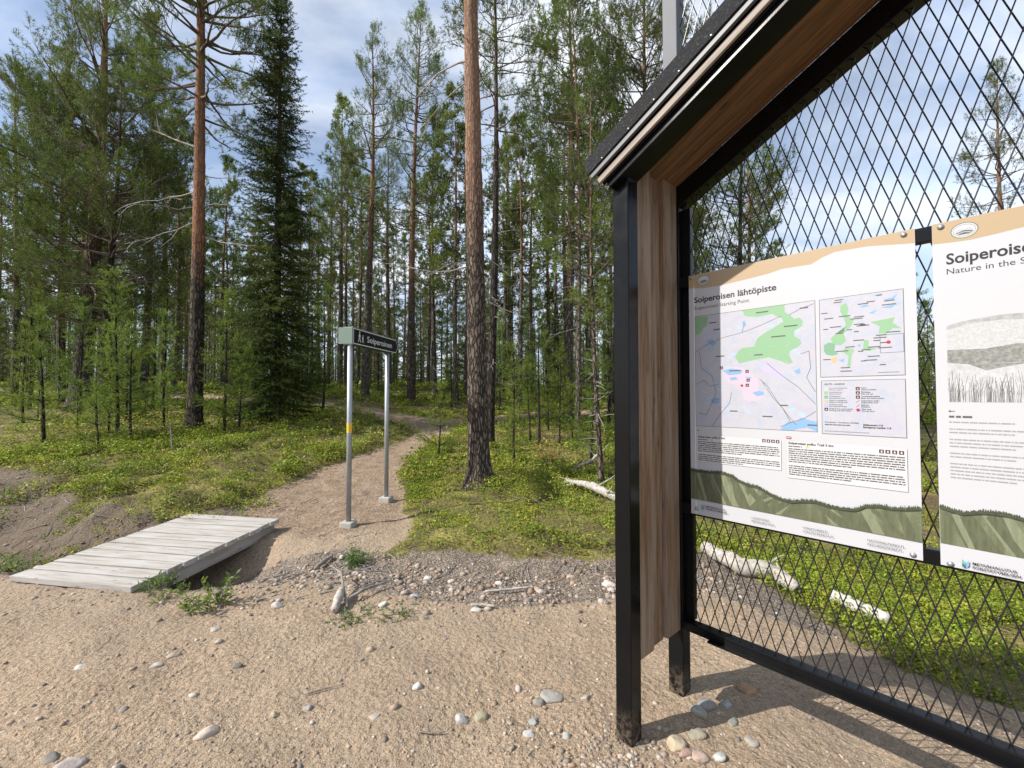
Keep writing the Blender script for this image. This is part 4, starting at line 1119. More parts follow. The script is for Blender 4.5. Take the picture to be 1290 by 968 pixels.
# ---- saplings one can point at
SAP = [sapling(h, 40+i, sp) for i, (h, sp) in enumerate(((2.3, .55), (3.3, .75), (1.35, .40), (2.9, .60)))]
SAP += [sapling(2.6, 51, .42, 10, .055, .008, (.09, .13, .03), (.17, .21, .05), 3, .36, .4), sapling(1.7, 52, .6, 12, .06, .008, (.12, .165, .03), (.24, .28, .06), 4, .26, .12), sapling(3.6, 53, .6, 10, .06, .008, (.08, .12, .026), (.16, .20, .045), 3, .38, .45)]
for px, Y, kit, s, rz, lab in ((57, 8.6, 0, 1.15, .3, 'young bright pine alone in front of the leaning trunk'), (150, 8.9, 1, 1.05, 1.0, 'tallest young pine in the row before the orange pine'),
        (166, 8.8, 3, .9, 2.2, 'young thin stemmed pine nearest the orange pine in that row'), (139, 9.1, 3, .8, 4.0, 'young pine with grey stem on the inner side of the row'),
        (283, 9.4, 1, .95, 5.2, 'young pale green pine between orange pine and dark spruce'), (302, 9.7, 2, 1.3, 1.9, 'small young pine touching the left foot of the dark spruce'),
        (553, 8.3, 2, 1.0, .7, 'small bright pine sapling where the trail narrows'), (648, 7.4, 3, .72, 3.0, 'slender sapling with bare stem right of the thick trunk'),
        (705, 9.4, 1, .62, 2.0, 'low pine sapling among berry shrubs before the forest'), (668, 9.8, 0, .8, 5.0, 'small pine sapling behind the withered orange shrub'),
        (744, 7.6, 0, .85, 1.1, 'pine sapling close behind the black shelter post')):
    place(SAP[kit], 'pine_sapling', lab, 'sapling', X(px, Y), Y, rz, s, 'young pines along the clearing')
# ---- forest
FAR = [pine(h, cbf, r0, sp, 60+i, M['bark_far'], 8, 16, .5, 5, .75, 11, .13, .026, (rng.normal()*.2, rng.normal()*.2), .07, lower_dead=14, L=.16) for i, (h, cbf, r0, sp) in enumerate(((14.5, .45, .15, 1.7), (13, .36, .13, 1.9), (15.5, .5, .165, 1.6), (10.5, .34, .09, 1.3), (12.2, .42, .11, 1.5)))]
SPF = [spruce(h, .09, sp, 80+i, .30, 6, 8, .07, .022, .16) for i, (h, sp) in enumerate(((8.5, 1.25), (5.0, .95)))]
taken = [(o.location.x, o.location.y) for o in C.objects if o.get('category') in ('pine tree', 'spruce tree')]
def free(x, y, d):
    if any((x-a)**2+(y-b)**2 < d*d for a, b in taken): return False
    if min(seg_dist(np.array([x]), np.array([y]), PATH)[0], seg_dist(np.array([x]), np.array([y]), PATH2)[0]) < .45: return False
    return edge_side(np.array([x]), np.array([y]))[0] > 1.0
g = np.random.default_rng(101)
for px, Y, i, s in ((18, 17, 1, 1.0), (-60, 13, 3, 1.0), (62, 21, 4, 1.0), (176, 17.5, 1, .98), (204, 22, 2, .95), (280, 20, 4, .9), (-20, 24, 0, 1.), (225, 27, 1, 1.), (385, 19, 3, .95), (436, 21, 4, .95), (548, 20, 1, 1.02), (575, 15.5, 3, 1.1), (655, 15, 4, .85), (690, 24, 2, .9), (698, 25.5, 0, .85), (672, 19, 1, .85), (770, 14, 3, 1.0), (800, 18, 1, .9), (880, 19, 3, .9), (985, 22, 3, .8)):
    x = X(px, Y)
    if not free(x, Y, .9): continue
    taken.append((x, Y))
    place(FAR[i], 'pine_tree', 'slender forest pine standing among many others deep in the wood', 'pine tree', x, Y, g.uniform(0, 6.28), s, 'pines deep in the forest')
cnt = 0
for tries in range(12000):
    if cnt >= 225: break
    Y = 13+g.random()**1.1*56; px = g.uniform(-380, 1420); x = X(px, Y)
    if px > 985:                       # open sky on the right: only far, lower growth
        if Y < 24 or g.random() < .55: continue
    if px < -60 and g.random() < .6: continue
    if 800 < px < 985 and Y < 16: continue
    d = 1.5 if Y < 30 else 1.9
    if not free(x, Y, d): continue
    taken.append((x, Y)); cnt += 1
    i = int(g.integers(0, 5)); s = g.uniform(.78, 1.08)
    if px > 985: i, s = int(g.choice([3, 4])), g.uniform(.5, .8)
    place(FAR[i], 'pine_tree', 'slender forest pine standing among many others deep in the wood', 'pine tree', x, Y, g.uniform(0, 6.28), s, 'pines deep in the forest')
cnt = 0
for tries in range(3000):
    if cnt >= 90: break
    Y = 14+g.random()*42; px = g.uniform(-200, 1350); x = X(px, Y)
    if not free(x, Y, 1.1): continue
    taken.append((x, Y)); cnt += 1
    place(SPF[int(g.integers(0, 2))], 'spruce_tree', 'young spruce filling the gaps between forest trunks', 'spruce tree', x, Y, g.uniform(0, 6.28), g.uniform(.5, 1.0)*(.75 if px > 950 else 1), 'young spruces in the forest')
cnt = 0
for tries in range(4000):
    if cnt >= 280: break
    Y = 7.8+g.random()**.9*26; px = g.uniform(-150, 1330); x = X(px, Y)
    if 330 < px < 600 and Y < 12: continue
    if px > 780 and Y < 9: continue
    if 170 < px < 330 and Y < 10.5: continue
    if cnt < 24: Y = 9.2+g.random()*8; px = g.uniform(-90, 225); x = X(px, Y)
    elif cnt < 54: Y = 10.5+g.random()*9; px = g.uniform(560, 775); x = X(px, Y)
    if seg_dist(np.array([x]), np.array([Y]), PATH)[0] < .8: continue
    if not free(x, Y, .75): continue
    taken.append((x, Y)); cnt += 1
    place(SAP[int(g.integers(0, 7))], 'pine_sapling', 'young green pine of the undergrowth between the trunks', 'sapling', x, Y, g.uniform(0, 6.28), g.uniform(.5, 1.1)*(1.25 if Y > 12 else .9), 'young pines of the undergrowth')
# ---- far wood: one mass beyond the trees one can count
def far_wood():
    g = np.random.default_rng(202); Vs, Fs, Cs, Ms = [], [], [], []; n = 0
    for kit, num, lo, hi in ((FAR[1], 90, .8, 1.1), (FAR[3], 90, .8, 1.2), (SPF[0], 480, .7, 1.25)):
        me_t, me_c = kit[0], kit[1]
        data = []
        for me, isT in ((me_t, True), (me_c, False)):
            V = np.empty(len(me.vertices)*3, np.float32); me.vertices.foreach_get('co', V); V = V.reshape(-1, 3)
            me.calc_loop_triangles()
            F = np.empty(len(me.loop_triangles)*3, np.int32); me.loop_triangles.foreach_get('vertices', F); F = F.reshape(-1, 3)
            if isT: c = np.full((len(V), 3), .1); m = np.zeros(len(F), int)
            else:
                a = np.empty(len(V)*4, np.float32); me.color_attributes['col'].data.foreach_get('color', a); c = a.reshape(-1, 4)[:, :3]
                keep = np.arange(len(F)); mi = np.empty(len(me.polygons), np.int32); me.polygons.foreach_get('material_index', mi)
                nd = np.where(mi == 1)[0]; nd = nd[g.random(len(nd)) < .30]
                cen = V[F[nd]].mean(1, keepdims=True)
                Vn = (cen+(V[F[nd]]-cen)*2.0).reshape(-1, 3)
                V, c, F, m = Vn, np.repeat(c[F[nd][:, 0]], 3, 0), np.arange(len(Vn)).reshape(-1, 3), np.ones(len(nd), int)
            data.append((V, F, c, m))
        for i in range(num):
            Y = g.uniform(50, 92); x = X(g.uniform(-420, 1450), Y); s = g.uniform(lo, hi)
            if x > 32: s *= .6
            a = g.uniform(0, 6.28); z = gz(x, Y)
            rot = np.array([[math.cos(a), -math.sin(a), 0], [math.sin(a), math.cos(a), 0], [0, 0, 1]])
            for V, F, c, m in data:
                Vs.append(V @ rot.T*s+[x, Y, z-.1]); Fs.append(F+n); n += len(V); Cs.append(c); Ms.append(m)
    me = arrays('distant_wood', np.concatenate(Vs), np.concatenate(Fs).astype(np.int32), [M['bark_far'], M['needle']], midx=np.concatenate(Ms), col=np.concatenate(Cs))
    tag(ob('distant_wood', me), 'distant pine wood closing the view between the trunks', 'forest', kind='stuff')
far_wood()

# ------------------------------------------------------------------ ground cover
def scatter(n, x0, x1, y0, y1, g): return g.uniform(x0, x1, n), g.uniform(y0, y1, n)
def veg_prob(x, y):
    e = edge_side(x, y); p = np.minimum(seg_dist(x, y, PATH), seg_dist(x, y, PATH2))
    wob = (fbm(x, y, 1.1, 11)-.5)*.7
    v = sstep(-.1, .4, e+wob+(fbm(x, y, 3.1, 14)-.5)*.5)*sstep(-.05, .3, p+wob*.4)
    patch = fbm(x, y, .75, 21); pt2 = fbm(x, y, 2.6, 23, 3)
    soil = sstep(-2.9, -3.4, x)*sstep(4.15, 4.6, y)*sstep(.2, -.1, e)*.55*sstep(.52, .60, fbm(x, y, 1.6, 71, 3))
    return np.maximum(v*(.12+.88*sstep(.40, .54, patch*.5+pt2*.5)), soil), patch
def ground_cover():
    g = np.random.default_rng(303); Vs, Cs = [], []
    def leaves(x, y, num, rad, hmax, size, bright):
        n = len(x); z = height(x, y)
        hh = g.uniform(.25, 1, (n, num)); ang = g.uniform(0, 6.283, (n, num)); rr = rad*np.sqrt(g.random((n, num)))
        hs = hmax*g.uniform(.5, 1.2, (n, 1))*(.45+1.25*np.clip(fbm(x, y, 1.7, 61)*1.8-.4, 0, 1))[:, None]
        Cx = np.stack([x[:, None]+rr*np.cos(ang), y[:, None]+rr*np.sin(ang), z[:, None]+hh*hs-.01], 2).reshape(-1, 3)
        m = len(Cx); nrm = unit(g.normal(size=(m, 3))*.75+np.array([0, 0, .9]))
        t = unit(np.cross(nrm, g.normal(size=(m, 3)))); b = np.cross(nrm, t)
        s = (size*g.uniform(.6, 1.35, (m, 1)))
        V = np.stack([Cx-t*s*.55, Cx+b*s*.30+t*s*.05, Cx+t*s*.6, Cx-b*s*.30+t*s*.05], 1)
        pal = np.array([(.15, .205, .024), (.23, .275, .030), (.31, .31, .042), (.085, .13, .02), (.36, .29, .06), (.21, .135, .06)])
        pa = fbm(x, y, .8, 33); pb = fbm(x, y, 2.2, 35)
        w = np.stack([.30+0*pa, np.clip(pa-.35, 0, 1)*2.2+bright, np.clip(pb-.42, 0, 1)*3, np.clip(.5-pa, 0, 1)*1.6, np.clip(pb-.5, 0, 1)*2.4, .07+np.clip(.44-pb, 0, 1)*.9], 1)
        cw = np.cumsum(w/w.sum(1, keepdims=True), 1)
        idx = (g.random((n, 1)) > cw).sum(1).clip(0, 5)
        idl = np.where(g.random((n, num)) < .8, idx[:, None], g.integers(0, 4, (n, num)))
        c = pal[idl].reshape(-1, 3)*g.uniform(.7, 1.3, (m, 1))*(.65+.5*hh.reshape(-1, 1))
        Vs.append(V.reshape(-1, 3)); Cs.append(np.repeat(c, 4, 0))
    def zone(n, box, num, rad, hmax, size, bright=.25, ymin=None):
        x, y = scatter(n, *box, g); pr, _ = veg_prob(x, y); k = g.random(n) < pr
        leaves(x[k], y[k], num, rad, hmax, size, bright)
    zone(11500, (-1.8, 6, 1.2, 7.2), 17, .075, .13, .024)
    zone(7000, (1.8, 4.8, 1.0, 4.8), 18, .07, .10, .019, .6)
    zone(2200, (-9, -2.9, 4.1, 6.3), 15, .08, .10, .024)
    zone(8500, (-9, -1.2, 5.2, 9.5), 15, .085, .13, .029)
    zone(12000, (-11, 9, 7, 14), 12, .11, .17, .046)
    zone(11000, (-18, 17, 13, 24), 10, .18, .20, .085)
    zone(11000, (-42, 42, 22, 52), 8, .40, .26, .20)
    V = np.concatenate(Vs); F = np.arange(len(V)).reshape(-1, 4)
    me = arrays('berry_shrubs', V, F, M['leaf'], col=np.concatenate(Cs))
    tag(ob('berry_shrubs', me), 'low green bilberry and lingonberry shrubs covering the forest floor', 'ground cover', kind='stuff')
ground_cover()

# ------------------------------------------------------------------ stones and gravel
_bm = bmesh.new(); bmesh.ops.create_icosphere(_bm, subdivisions=1, radius=1); ICO1 = (np.array([v.co[:] for v in _bm.verts]), np.array([[v.index for v in f.verts] for f in _bm.faces])); _bm.free()
_bm = bmesh.new(); bmesh.ops.create_icosphere(_bm, subdivisions=3, radius=1); ICO3 = (np.array([v.co[:] for v in _bm.verts]), np.array([[v.index for v in f.verts] for f in _bm.faces])); _bm.free()
SPAL = np.array([(.33, .26, .19), (.26, .215, .17), (.38, .32, .25), (.21, .185, .16), (.36, .26, .18), (.44, .39, .33), (.30, .22, .16)])
def gravel():
    g = np.random.default_rng(404); tv, tf = ICO1
    def batch(x, y, r, colj):
        n = len(x); z = height(x, y)
        sc = np.stack([r*g.uniform(.8, 1.45, n), r*g.uniform(.7, 1.1, n), r*g.uniform(.45, .8, n)], 1)
        V = tv[None]*(1+g.normal(size=(n, len(tv), 1))*.13)*sc[:, None]
        a = g.uniform(0, 6.283, n); ca, sa = np.cos(a)[:, None], np.sin(a)[:, None]
        V = np.stack([V[..., 0]*ca-V[..., 1]*sa, V[..., 0]*sa+V[..., 1]*ca, V[..., 2]], 2)+np.stack([x, y, z+sc[:, 2]*g.uniform(-.35, .4, n)], 1)[:, None]
        c = SPAL[g.integers(0, len(SPAL), n)]*g.uniform(.75, 1.2, (n, 1))*colj
        F = tf[None]+(np.arange(n)*len(tv))[:, None, None]
        return V.reshape(-1, 3), F.reshape(-1, 3), np.repeat(c, len(tv), 0)
    out = []
    def add(n, box, rlo, rhi, prob, colj=1.0):
        x, y = scatter(n, *box, g); k = g.random(n) < prob(x, y)
        x, y = x[k], y[k]; r = rlo*(rhi/rlo)**(g.random(len(x))**2.2)
        out.append(batch(x, y, r, colj))
    e_ = lambda x, y: edge_side(x, y)
    open_ = lambda x, y: sstep(.15, -.2, e_(x, y))*(.25+.75*sstep(.42, .58, fbm(x, y, 1.3, 41)))
    add(7500, (-1.6, 2.6, .75, 2.3), .0018, .011, open_)
    add(3600, (-4.5, 3, 1.5, 4.2), .004, .016, open_)
    add(420, (-4, 2.6, .9, 4), .010, .030, open_)
    band = lambda x, y: np.exp(-((e_(x, y)+.42)/.26)**2)*sstep(0, .2, seg_dist(x, y, PATH))*sstep(2.0, 1.3, x)*(.3+.7*sstep(.4, .55, fbm(x, y, 1.8, 43)))
    add(9000, (-1.7, 2.5, 2.2, 4.4), .006, .034, band, .95)
    left = lambda x, y: sstep(-2.5, -3.2, x)*sstep(.1, -.3, e_(x, y))*sstep(3.5, 4.2, y)*(.3+.7*sstep(.42, .55, fbm(x, y, 1.5, 45)))
    add(4200, (-10, -2.4, 3.5, 6.5), .005, .028, left, np.array([.85, .78, .70]))
    dip = lambda x, y: np.exp(-((y-3.75)/.33)**2)*sstep(-3.0, -2.3, x)*sstep(-.7, -1.3, x)
    add(2600, (-3, -.6, 3, 4.6), .007, .032, dip)
    post = lambda x, y: np.exp(-(np.hypot(x-.47, y-1.78)/.22)**2)
    add(2500, (0, 1, 1.4, 2.3), .006, .017, post, 1.05)
    Vs, Fs, Cs = [], [], []; n = 0
    for V, F, c in out: Vs.append(V); Fs.append(F+n); Cs.append(c); n += len(V)
    me = arrays('gravel', np.concatenate(Vs), np.concatenate(Fs).astype(np.int32), M['stone'], col=np.concatenate(Cs), smoothed=False)
    tag(ob('gravel', me), 'loose grey and tan gravel strewn over the sand and ditch edge', 'gravel', kind='stuff')
gravel()
def stone(px, Y, wpx, label, col, flat=.6, seed=0, group=None):
    g = np.random.default_rng(900+seed); x = X(px, Y); r = wpx/546*Y/2*.84; dust = np.array((.35, .265, .18))
    V, F = ICO3; V = V.copy()
    q = unit(g.normal(size=(13, 3)))
    for d in q:
        h = V @ d; lim = g.uniform(.55, .88); V = V-np.maximum(h-lim, 0)[:, None]*d*.85
    V *= (1+.05*(fbm(V[:, 0]*2+V[:, 2], V[:, 1]*2-V[:, 2], 1.2, seed)-.5))[:, None]
    V = V*np.array([1.15, .9, flat])*r*1.12
    a = g.uniform(-.5, .5); V = V @ np.array([[math.cos(a), -math.sin(a), 0], [math.sin(a), math.cos(a), 0], [0, 0, 1]]).T
    n = fbm(V[:, 0]/r*2, V[:, 1]/r*2+V[:, 2]/r, 1.5, seed+3)[:, None]
    low = np.clip(.75-V[:, 2:3]/(r*flat), 0, 1); c = np.array(col)*.92*(.62+.76*n)
    c = c*(1-.55*low)+dust*.55*low
    me = arrays('stone', V, F.astype(np.int32), M['stone'], col=c, smoothed=True)
    o = ob('stone', me, None, (x, Y, gz(x, Y)+r*flat*.05), (g.normal()*.12, g.normal()*.12, 0))
    tag(o, label, 'stone', group)
def gy(py): return 1.52*546/(py-499)
GREY, PALE, TAN, PINK, DARK, WHITE, RUST = (.25, .24, .225), (.39, .355, .31), (.35, .285, .205), (.40, .29, .24), (.16, .15, .14), (.50, .475, .44), (.32, .20, .11)
for i, (px, py, wpx, lab, c, fl) in enumerate((
        (885, 882, 30, 'smooth grey stone touching the foot of the rear shelter post', GREY, .6), (876, 890, 22, 'small grey-green stone just below the grey one at the rear post', (.26, .27, .24), .7),
        (848, 930, 27, 'yellowish rounded stone right of the front shelter post', TAN, .75), (877, 944, 24, 'pale pink oval stone in the post shadow', PINK, .5), (859, 941, 18, 'reddish brown stone beside the pale pink one', (.30, .19, .16), .7),
        (900, 944, 18, 'light grey square stone right of the pink stone', (.38, .38, .36), .7), (940, 926, 20, 'cream coloured stone lying alone in the shelter shadow', PALE, .6), (936, 864, 25, 'rusty orange stone lying in front of the lower rail', RUST, .7),
        (910, 880, 14, 'bluish grey pebble between rear post and rusty stone', (.30, .32, .34), .6), (918, 902, 17, 'dark greenish stone in the middle of the shelter shadow', (.15, .155, .14), .6), (873, 917, 26, 'flat olive grey stone half sunk behind the yellowish stone', (.24, .22, .17), .4),
        (268, 914, 28, 'pale oval stone lying alone on the sand, low left', (.45, .38, .32), .55), (583, 898, 21, 'light grey stone, left of the pair in the foreground sand', (.40, .39, .37), .7), (606, 895, 19, 'brown stone, right of the pair in the foreground sand', (.26, .22, .16), .75),
        (667, 917, 17, 'pale grey flat stone below the cluster in front of the post', (.42, .41, .40), .5), (694, 872, 30, 'flat grey stone in the sandy cluster left of the front post', GREY, .35), (679, 878, 17, 'small dark grey stone at the left of the sandy cluster', DARK, .7),
        (671, 901, 14, 'blue-grey pebble just above the pale flat stone', (.27, .29, .30), .7), (712, 919, 13, 'grey pebble nearest the front post on its left', (.33, .32, .30), .8), (736, 874, 12, 'beige pebble between the cluster and the front post', PALE, .7),
        (528, 861, 14, 'white pebble on the open sand in the middle', WHITE, .7), (476, 898, 15, 'whitish flat stone in the foreground left of the pair', PALE, .4), (225, 821, 16, 'tan flat stone on the sand below the boardwalk', TAN, .5), (305, 837, 15, 'dark grey stone on the sand below the green plant', DARK, .6),
        (204, 834, 15, 'pale chip of stone left of the tan flat stone', PALE, .45), (101, 955, 38, 'long flat mauve-grey stone at the bottom left', (.34, .29, .27), .35), (78, 946, 22, 'dark grey stone beside the long flat stone', DARK, .5), (110, 836, 14, 'whitish flat stone in the left foreground sand', WHITE, .4),
        (352, 762, 16, 'whitish upright stone at the edge of the gravel heap', WHITE, 1.0), (276, 789, 13, 'pale rounded pebble at the foot of the green plant', PALE, .7), (393, 885, 12, 'round grey pebble on the sand below the willow twigs', GREY, .8), (352, 893, 11, 'beige round pebble left of the round grey pebble', TAN, .8),
        (540, 722, 12, 'bright white stone on the bank below the thick trunk', WHITE, .8), (525, 748, 13, 'bluish grey stone among the bank gravel', (.34, .35, .37), .8), (485, 758, 13, 'white stone right of the dry twigs', WHITE, .8), (600, 766, 14, 'white stone next to a broken stick at the road edge', WHITE, .6),
        (628, 733, 12, 'white pebble high on the gravel bank', WHITE, .7), (718, 724, 14, 'pink granite stone on the gravel bank near the post', PINK, .8), (765, 732, 16, 'white stone touching the front post outline on the bank', WHITE, .6))):
    stone(px, gy(py), wpx, lab, c, fl, i)

# ------------------------------------------------------------------ dead wood, twigs, plants
def wood_piece(name, label, cat, pts, rad, mat, k=9, branches=(), seed=0):
    """pts: ground points (x, y, height above ground); one mesh"""
    g = np.random.default_rng(seed); W = Mesher()
    P = np.array([(x, y, gz(x, y)+h) for x, y, h in pts]); n = len(P)
    t = np.linspace(0, n-1, n*5); P = np.stack([np.interp(t, range(n), P[:, i]) for i in range(3)], 1)
    r = np.interp(t, range(n), rad)*(1+g.normal(size=len(t))*.05)
    P[1:-1] += g.normal(size=P[1:-1].shape)*r[1:-1, None]*.12
    P = np.vstack([P[:1]-(P[1]-P[0])*.02, P, P[-1:]+(P[-1]-P[-2])*.02]); r = np.concatenate([[r[0]*.25], r, [r[-1]*.25]])
    W.tube(P, r, k)
    for s, az, el, L, rb in branches:
        p, d = at(P, s); W.tube(polyline(p, az, el, L, 5, g, .25), np.linspace(rb, rb*.3, 6), 5)
    V, F = W.get(); c0 = np.array(V.mean(0)); c0[2] = V[:, 2].min()
    me = arrays(name, V-c0, F.astype(np.int32), mat, smoothed=True)
    return tag(ob(name, me, None, tuple(c0)), label, cat)
def gp(px, py, h=.03): Y = gy(py); return (X(px, Y), Y, h)
wood_piece('fallen_log', 'long bleached fallen log lying at the shrub edge behind the wire mesh', 'log', [gp(884, 700, .10), gp(930, 716, .10), (X(972, 3.72), 3.72, .10), (X(1000, 3.52), 3.52, .08)], [.05, .075, .07, .05], M['deadwood'], 11, ((.55, .3, .5, .25, .02), (.8, 1.2, .3, .2, .015)), 1)
wood_piece('birch_log', 'short white log lying in the green shrubs behind the wire mesh', 'log', [(X(1042, 3.42), 3.42, .11), (X(1078, 3.27), 3.27, .11), (X(1113, 3.12), 3.12, .10)], [.044, .047, .042], plain('white_bark', (.42, .40, .365), .8, 0, .2), 11, (), 2)
wood_piece('driftwood', 'gnarled grey root branch lying in the shrubs left of the black post', 'dead branch', [(X(712, 6.35), 6.35, .10), (X(738, 6.1), 6.1, .16), (X(757, 5.85), 5.85, .10), (X(778, 5.6), 5.6, .06)], [.03, .05, .06, .045], M['deadwood'], 9, ((.15, 1.6, .3, .35, .022), (.4, 2.4, .2, .45, .024), (.5, .4, .5, .35, .02), (.7, -1.2, .1, .3, .02)), 3)
wood_piece('dead_branch', 'bleached forked branch rising behind the gnarled root branch', 'dead branch', [(X(722, 7.1), 7.1, .08), (X(745, 7.0), 7.0, .25), (X(757, 6.95), 6.95, .42)], [.022, .026, .014], M['deadwood'], 7, ((.5, .3, .4, .4, .014), (.7, 2.6, .6, .3, .012)), 4)
wood_piece('stick', 'grey dry stick pointing up right from the twig heap', 'stick', [gp(437, 757, .03), gp(462, 748, .06), gp(488, 737, .05)], [.014, .012, .008], M['twig'], 7, (), 5)
wood_piece('stick', 'bent dark stick standing in the twig heap', 'stick', [gp(440, 762, .02), (X(432, 3.5), 3.5, .12), (X(420, 3.6), 3.6, .14)], [.010, .009, .006], M['twig'], 7, ((.5, 2.2, .3, .15, .006), (.7, .6, .5, .14, .005)), 6)
wood_piece('driftwood', 'short white piece of wood at the foot of the twig heap', 'dead branch', [gp(424, 768, .03), gp(430, 758, .06), gp(434, 750, .07)], [.025, .034, .02], M['deadwood'], 8, (), 7)
wood_piece('stick', 'thin pale stick lying flat along the gravel bank', 'stick', [gp(612, 748, .025), gp(640, 746, .03), gp(668, 744, .03)], [.009, .010, .006], M['deadwood'], 6, (), 8)
wood_piece('stick', 'short white broken stick beside the white stone at the road edge', 'stick', [gp(594, 763, .02), gp(608, 763, .025), gp(624, 764, .02)], [.010, .011, .008], M['deadwood'], 6, (), 9)
wood_piece('stick', 'thin dark twig lying on the foreground sand', 'stick', [gp(390, 868, .01), gp(412, 862, .012), gp(436, 857, .01)], [.004, .004, .002], M['twig'], 5, (), 10)
wood_piece('stick', 'reddish thin root curling on the sand in the foreground', 'stick', [gp(530, 918, .008), gp(545, 919, .01), gp(562, 916, .008)], [.004, .004, .003], M['twig'], 5, (), 11)
wood_piece('wood_chip', 'long pale wood splinter on the soil left of the boardwalk', 'wood chip', [(X(52, 4.25), 4.25, .03), (X(70, 4.2), 4.2, .05), (X(84, 4.2), 4.2, .04)], [.035, .045, .025], M['deadwood'], 7, (), 12)
wood_piece('wood_chip', 'small pale wood splinter behind the far end of the boardwalk', 'wood chip', [(X(152, 4.75), 4.75, .02), (X(170, 4.75), 4.75, .03)], [.02, .025], M['deadwood'], 7, (), 13)
wood_piece('stick', 'grey weathered stick lying on the slope below the near sign post', 'stick', [gp(400, 712, .03), gp(412, 704, .04), gp(421, 699, .03)], [.018, .02, .012], M['twig'], 6, (), 14)
wood_piece('dead_branch', 'bare dead sapling stem standing in front of the orange pine', 'dead branch', [(X(219, 7.9), 7.9, 0), (X(217.5, 7.9), 7.9, .28), (X(215, 7.9), 7.9, .55)], [.016, .013, .007], M['twig'], 6, ((.4, .3, .6, .12, .005), (.6, 3, .5, .1, .004)), 15)

def litter():
    g = np.random.default_rng(505); W = Mesher()
    def put(n, box, prob, lmin, lmax, r):
        x, y = scatter(n, *box, g); k = g.random(n) < prob(x, y)
        for a, b in zip(x[k], y[k]):
            L = g.uniform(lmin, lmax); an = g.uniform(0, 3.14); q = np.array([a, b, gz(a, b)+r*.8])
            e = np.array([a+L*math.cos(an), b+L*math.sin(an), 0]); e[2] = gz(e[0], e[1])+r+g.uniform(0, .02)
            m = (q+e)/2+g.normal(size=3)*L*.06; W.tube(np.array([q, m, e]), np.array([r, r*.9, r*.4])*g.uniform(.5, 1.3), 4)
    band = lambda x, y: np.exp(-((edge_side(x, y)+.15)/.35)**2)
    put(700, (-3, 2.6, 2.3, 4.8), band, .04, .22, .0035); put(500, (-9, -2.5, 3.6, 6.4), band, .06, .35, .005); put(260, (-9, -2.6, 3.8, 6.4), lambda x, y: sstep(0, -.2, edge_side(x, y)), .03, .3, .004)
    put(130, (-2.6, -1, 3.2, 4.3), lambda x, y: np.ones_like(x), .05, .28, .005)
    put(260, (-3.6, -1.5, 4.3, 9), lambda x, y: sstep(.3, -.2, seg_dist(x, y, PATH)), .03, .14, .003)
    put(420, (-3.5, 2, .9, 3.6), lambda x, y: np.full_like(x, .35), .02, .07, .0018)
    put(200, (-1.5, 6, 2, 8), lambda x, y: sstep(.1, .5, edge_side(x, y)), .1, .4, .005)
    V, F = W.get(); me = arrays('twig_litter', V, F.astype(np.int32), M['twig'])
    tag(ob('twig_litter', me), 'small dry twigs and needles strewn over soil and path', 'litter', kind='stuff')
litter()
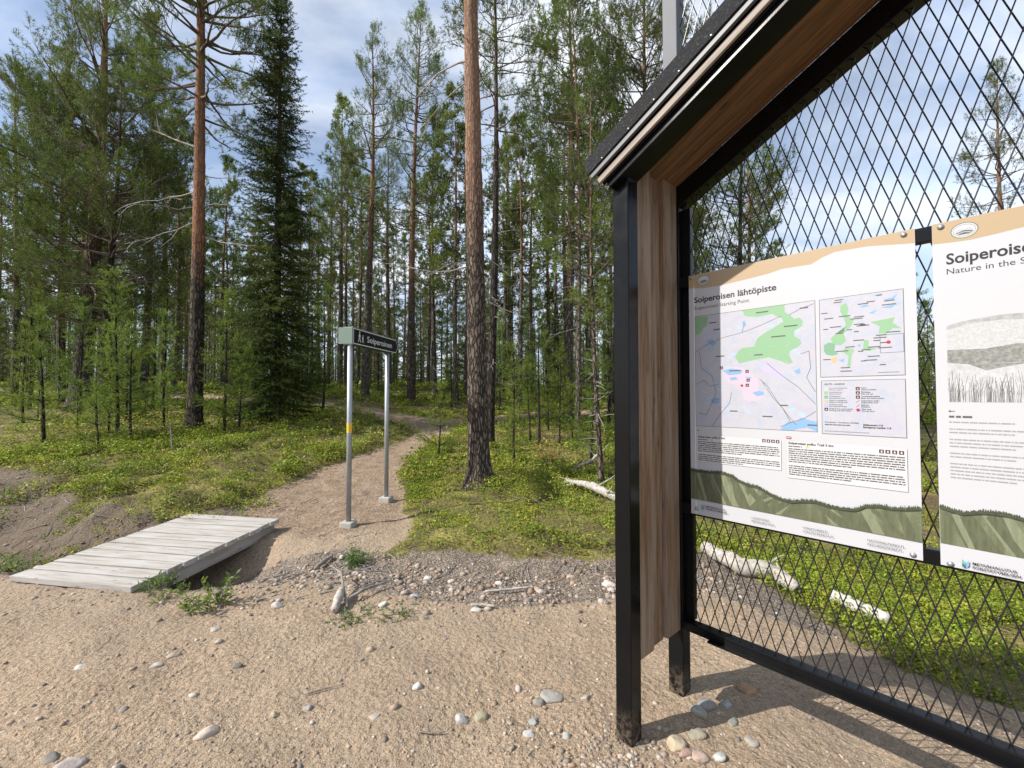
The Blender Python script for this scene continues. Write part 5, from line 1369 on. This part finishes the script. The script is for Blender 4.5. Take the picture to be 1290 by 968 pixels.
def leafy_plant(name, label, cat, x, y, stems, hgt, rad, lsize, cols, seed, per=16, wide=.42):
    g = np.random.default_rng(seed); t = thing(name, label, cat, (x, y, gz(x, y)-.01), 0)
    W = Mesher(); V, Cc = [], []
    for s in range(stems):
        az = g.uniform(0, 6.28); P = polyline((g.normal()*.02, g.normal()*.02, 0), az, g.uniform(.5, 1.3), hgt*g.uniform(.7, 1.2), 6, g, .18, .1)
        P[:, :2] *= rad/hgt*1.2 if rad > hgt else 1
        W.tube(P, np.linspace(.004, .0015, 7), 4)
        for q in range(per):
            u = .2+.8*(q+g.random())/per; p, d = at(P, min(u, .99))
            o = unit(np.cross(d, g.normal(size=3))+d*.5); nr = unit(np.cross(o, g.normal(size=3))+np.array([0, 0, .6])); b = unit(np.cross(nr, o)); L = lsize*g.uniform(.6, 1.2)
            V += [p, p+o*L*.45+b*L*wide*.5, p+o*L, p+o*L*.45-b*L*wide*.5]; c = np.array(cols[g.integers(0, len(cols))])*g.uniform(.75, 1.25); Cc += [c]*4
    Vw, Fw = W.get(); ob('stems', arrays('stems', Vw, Fw.astype(np.int32), M['twig']), t)
    ob('foliage', arrays('foliage', np.array(V), np.arange(len(V)).reshape(-1, 4).astype(np.int32), M['leaf'], col=np.array(Cc)), t)
    return t
GR = [(.13, .22, .035), (.19, .28, .05), (.09, .16, .03)]
leafy_plant('willow_seedling', 'young green leafy willow growing in the gravel below the boardwalk', 'plant', X(278, 3.16), 3.16, 9, .20, .22, .05, GR, 1, 18)
leafy_plant('willow_seedling', 'smaller yellow-green seedling left of the leafy willow', 'plant', X(243, 3.12), 3.12, 6, .11, .14, .04, [(.22, .27, .05), (.17, .25, .045)], 2, 12)
leafy_plant('grass_tuft', 'green grass tuft at the near right corner of the boardwalk', 'grass tuft', X(200, 3.42), 3.42, 12, .13, .12, .06, GR, 3, 10, .16)
leafy_plant('shrub', 'small green shrub in the shade under the side of the boardwalk', 'plant', X(222, 3.62), 3.62, 9, .15, .14, .035, GR, 4, 16)
leafy_plant('grass_tuft', 'yellow-green grass tuft in front of the boardwalk side', 'grass tuft', X(213, 3.28), 3.28, 8, .10, .09, .055, [(.2, .25, .05)], 5, 9, .16)
leafy_plant('berry_shrub', 'isolated dark green berry shrub on the slope below the signpost feet', 'plant', X(452, 4.02), 4.02, 26, .17, .16, .028, GR+[(.06, .09, .025)], 6, 22)
leafy_plant('heather_patch', 'low green heather strip at the foot of the twig heap', 'plant', X(452, 3.05), 3.05, 22, .07, .16, .02, GR, 7, 16)
leafy_plant('heather_patch', 'reddish green heather strip right of the white wood piece', 'plant', X(505, 3.07), 3.07, 16, .06, .14, .02, GR+[(.2, .12, .05)], 8, 14)
leafy_plant('withered_shrub', 'withered shrub with orange leaves in front of the forest', 'shrub', X(686, 7.6), 7.6, 9, .55, .30, .075, [(.55, .27, .12), (.48, .24, .09), (.40, .22, .10)], 9, 9, .6)
leafy_plant('berry_shrub', 'green and yellow shrub on the soil at the left picture edge', 'plant', X(14, 4.0), 4.0, 30, .16, .30, .03, GR+[(.24, .22, .05)], 10, 20)
leafy_plant('berry_shrub', 'small green shrub beside the left end of the boardwalk', 'plant', X(72, 3.95), 3.95, 14, .10, .14, .026, GR, 11, 16)
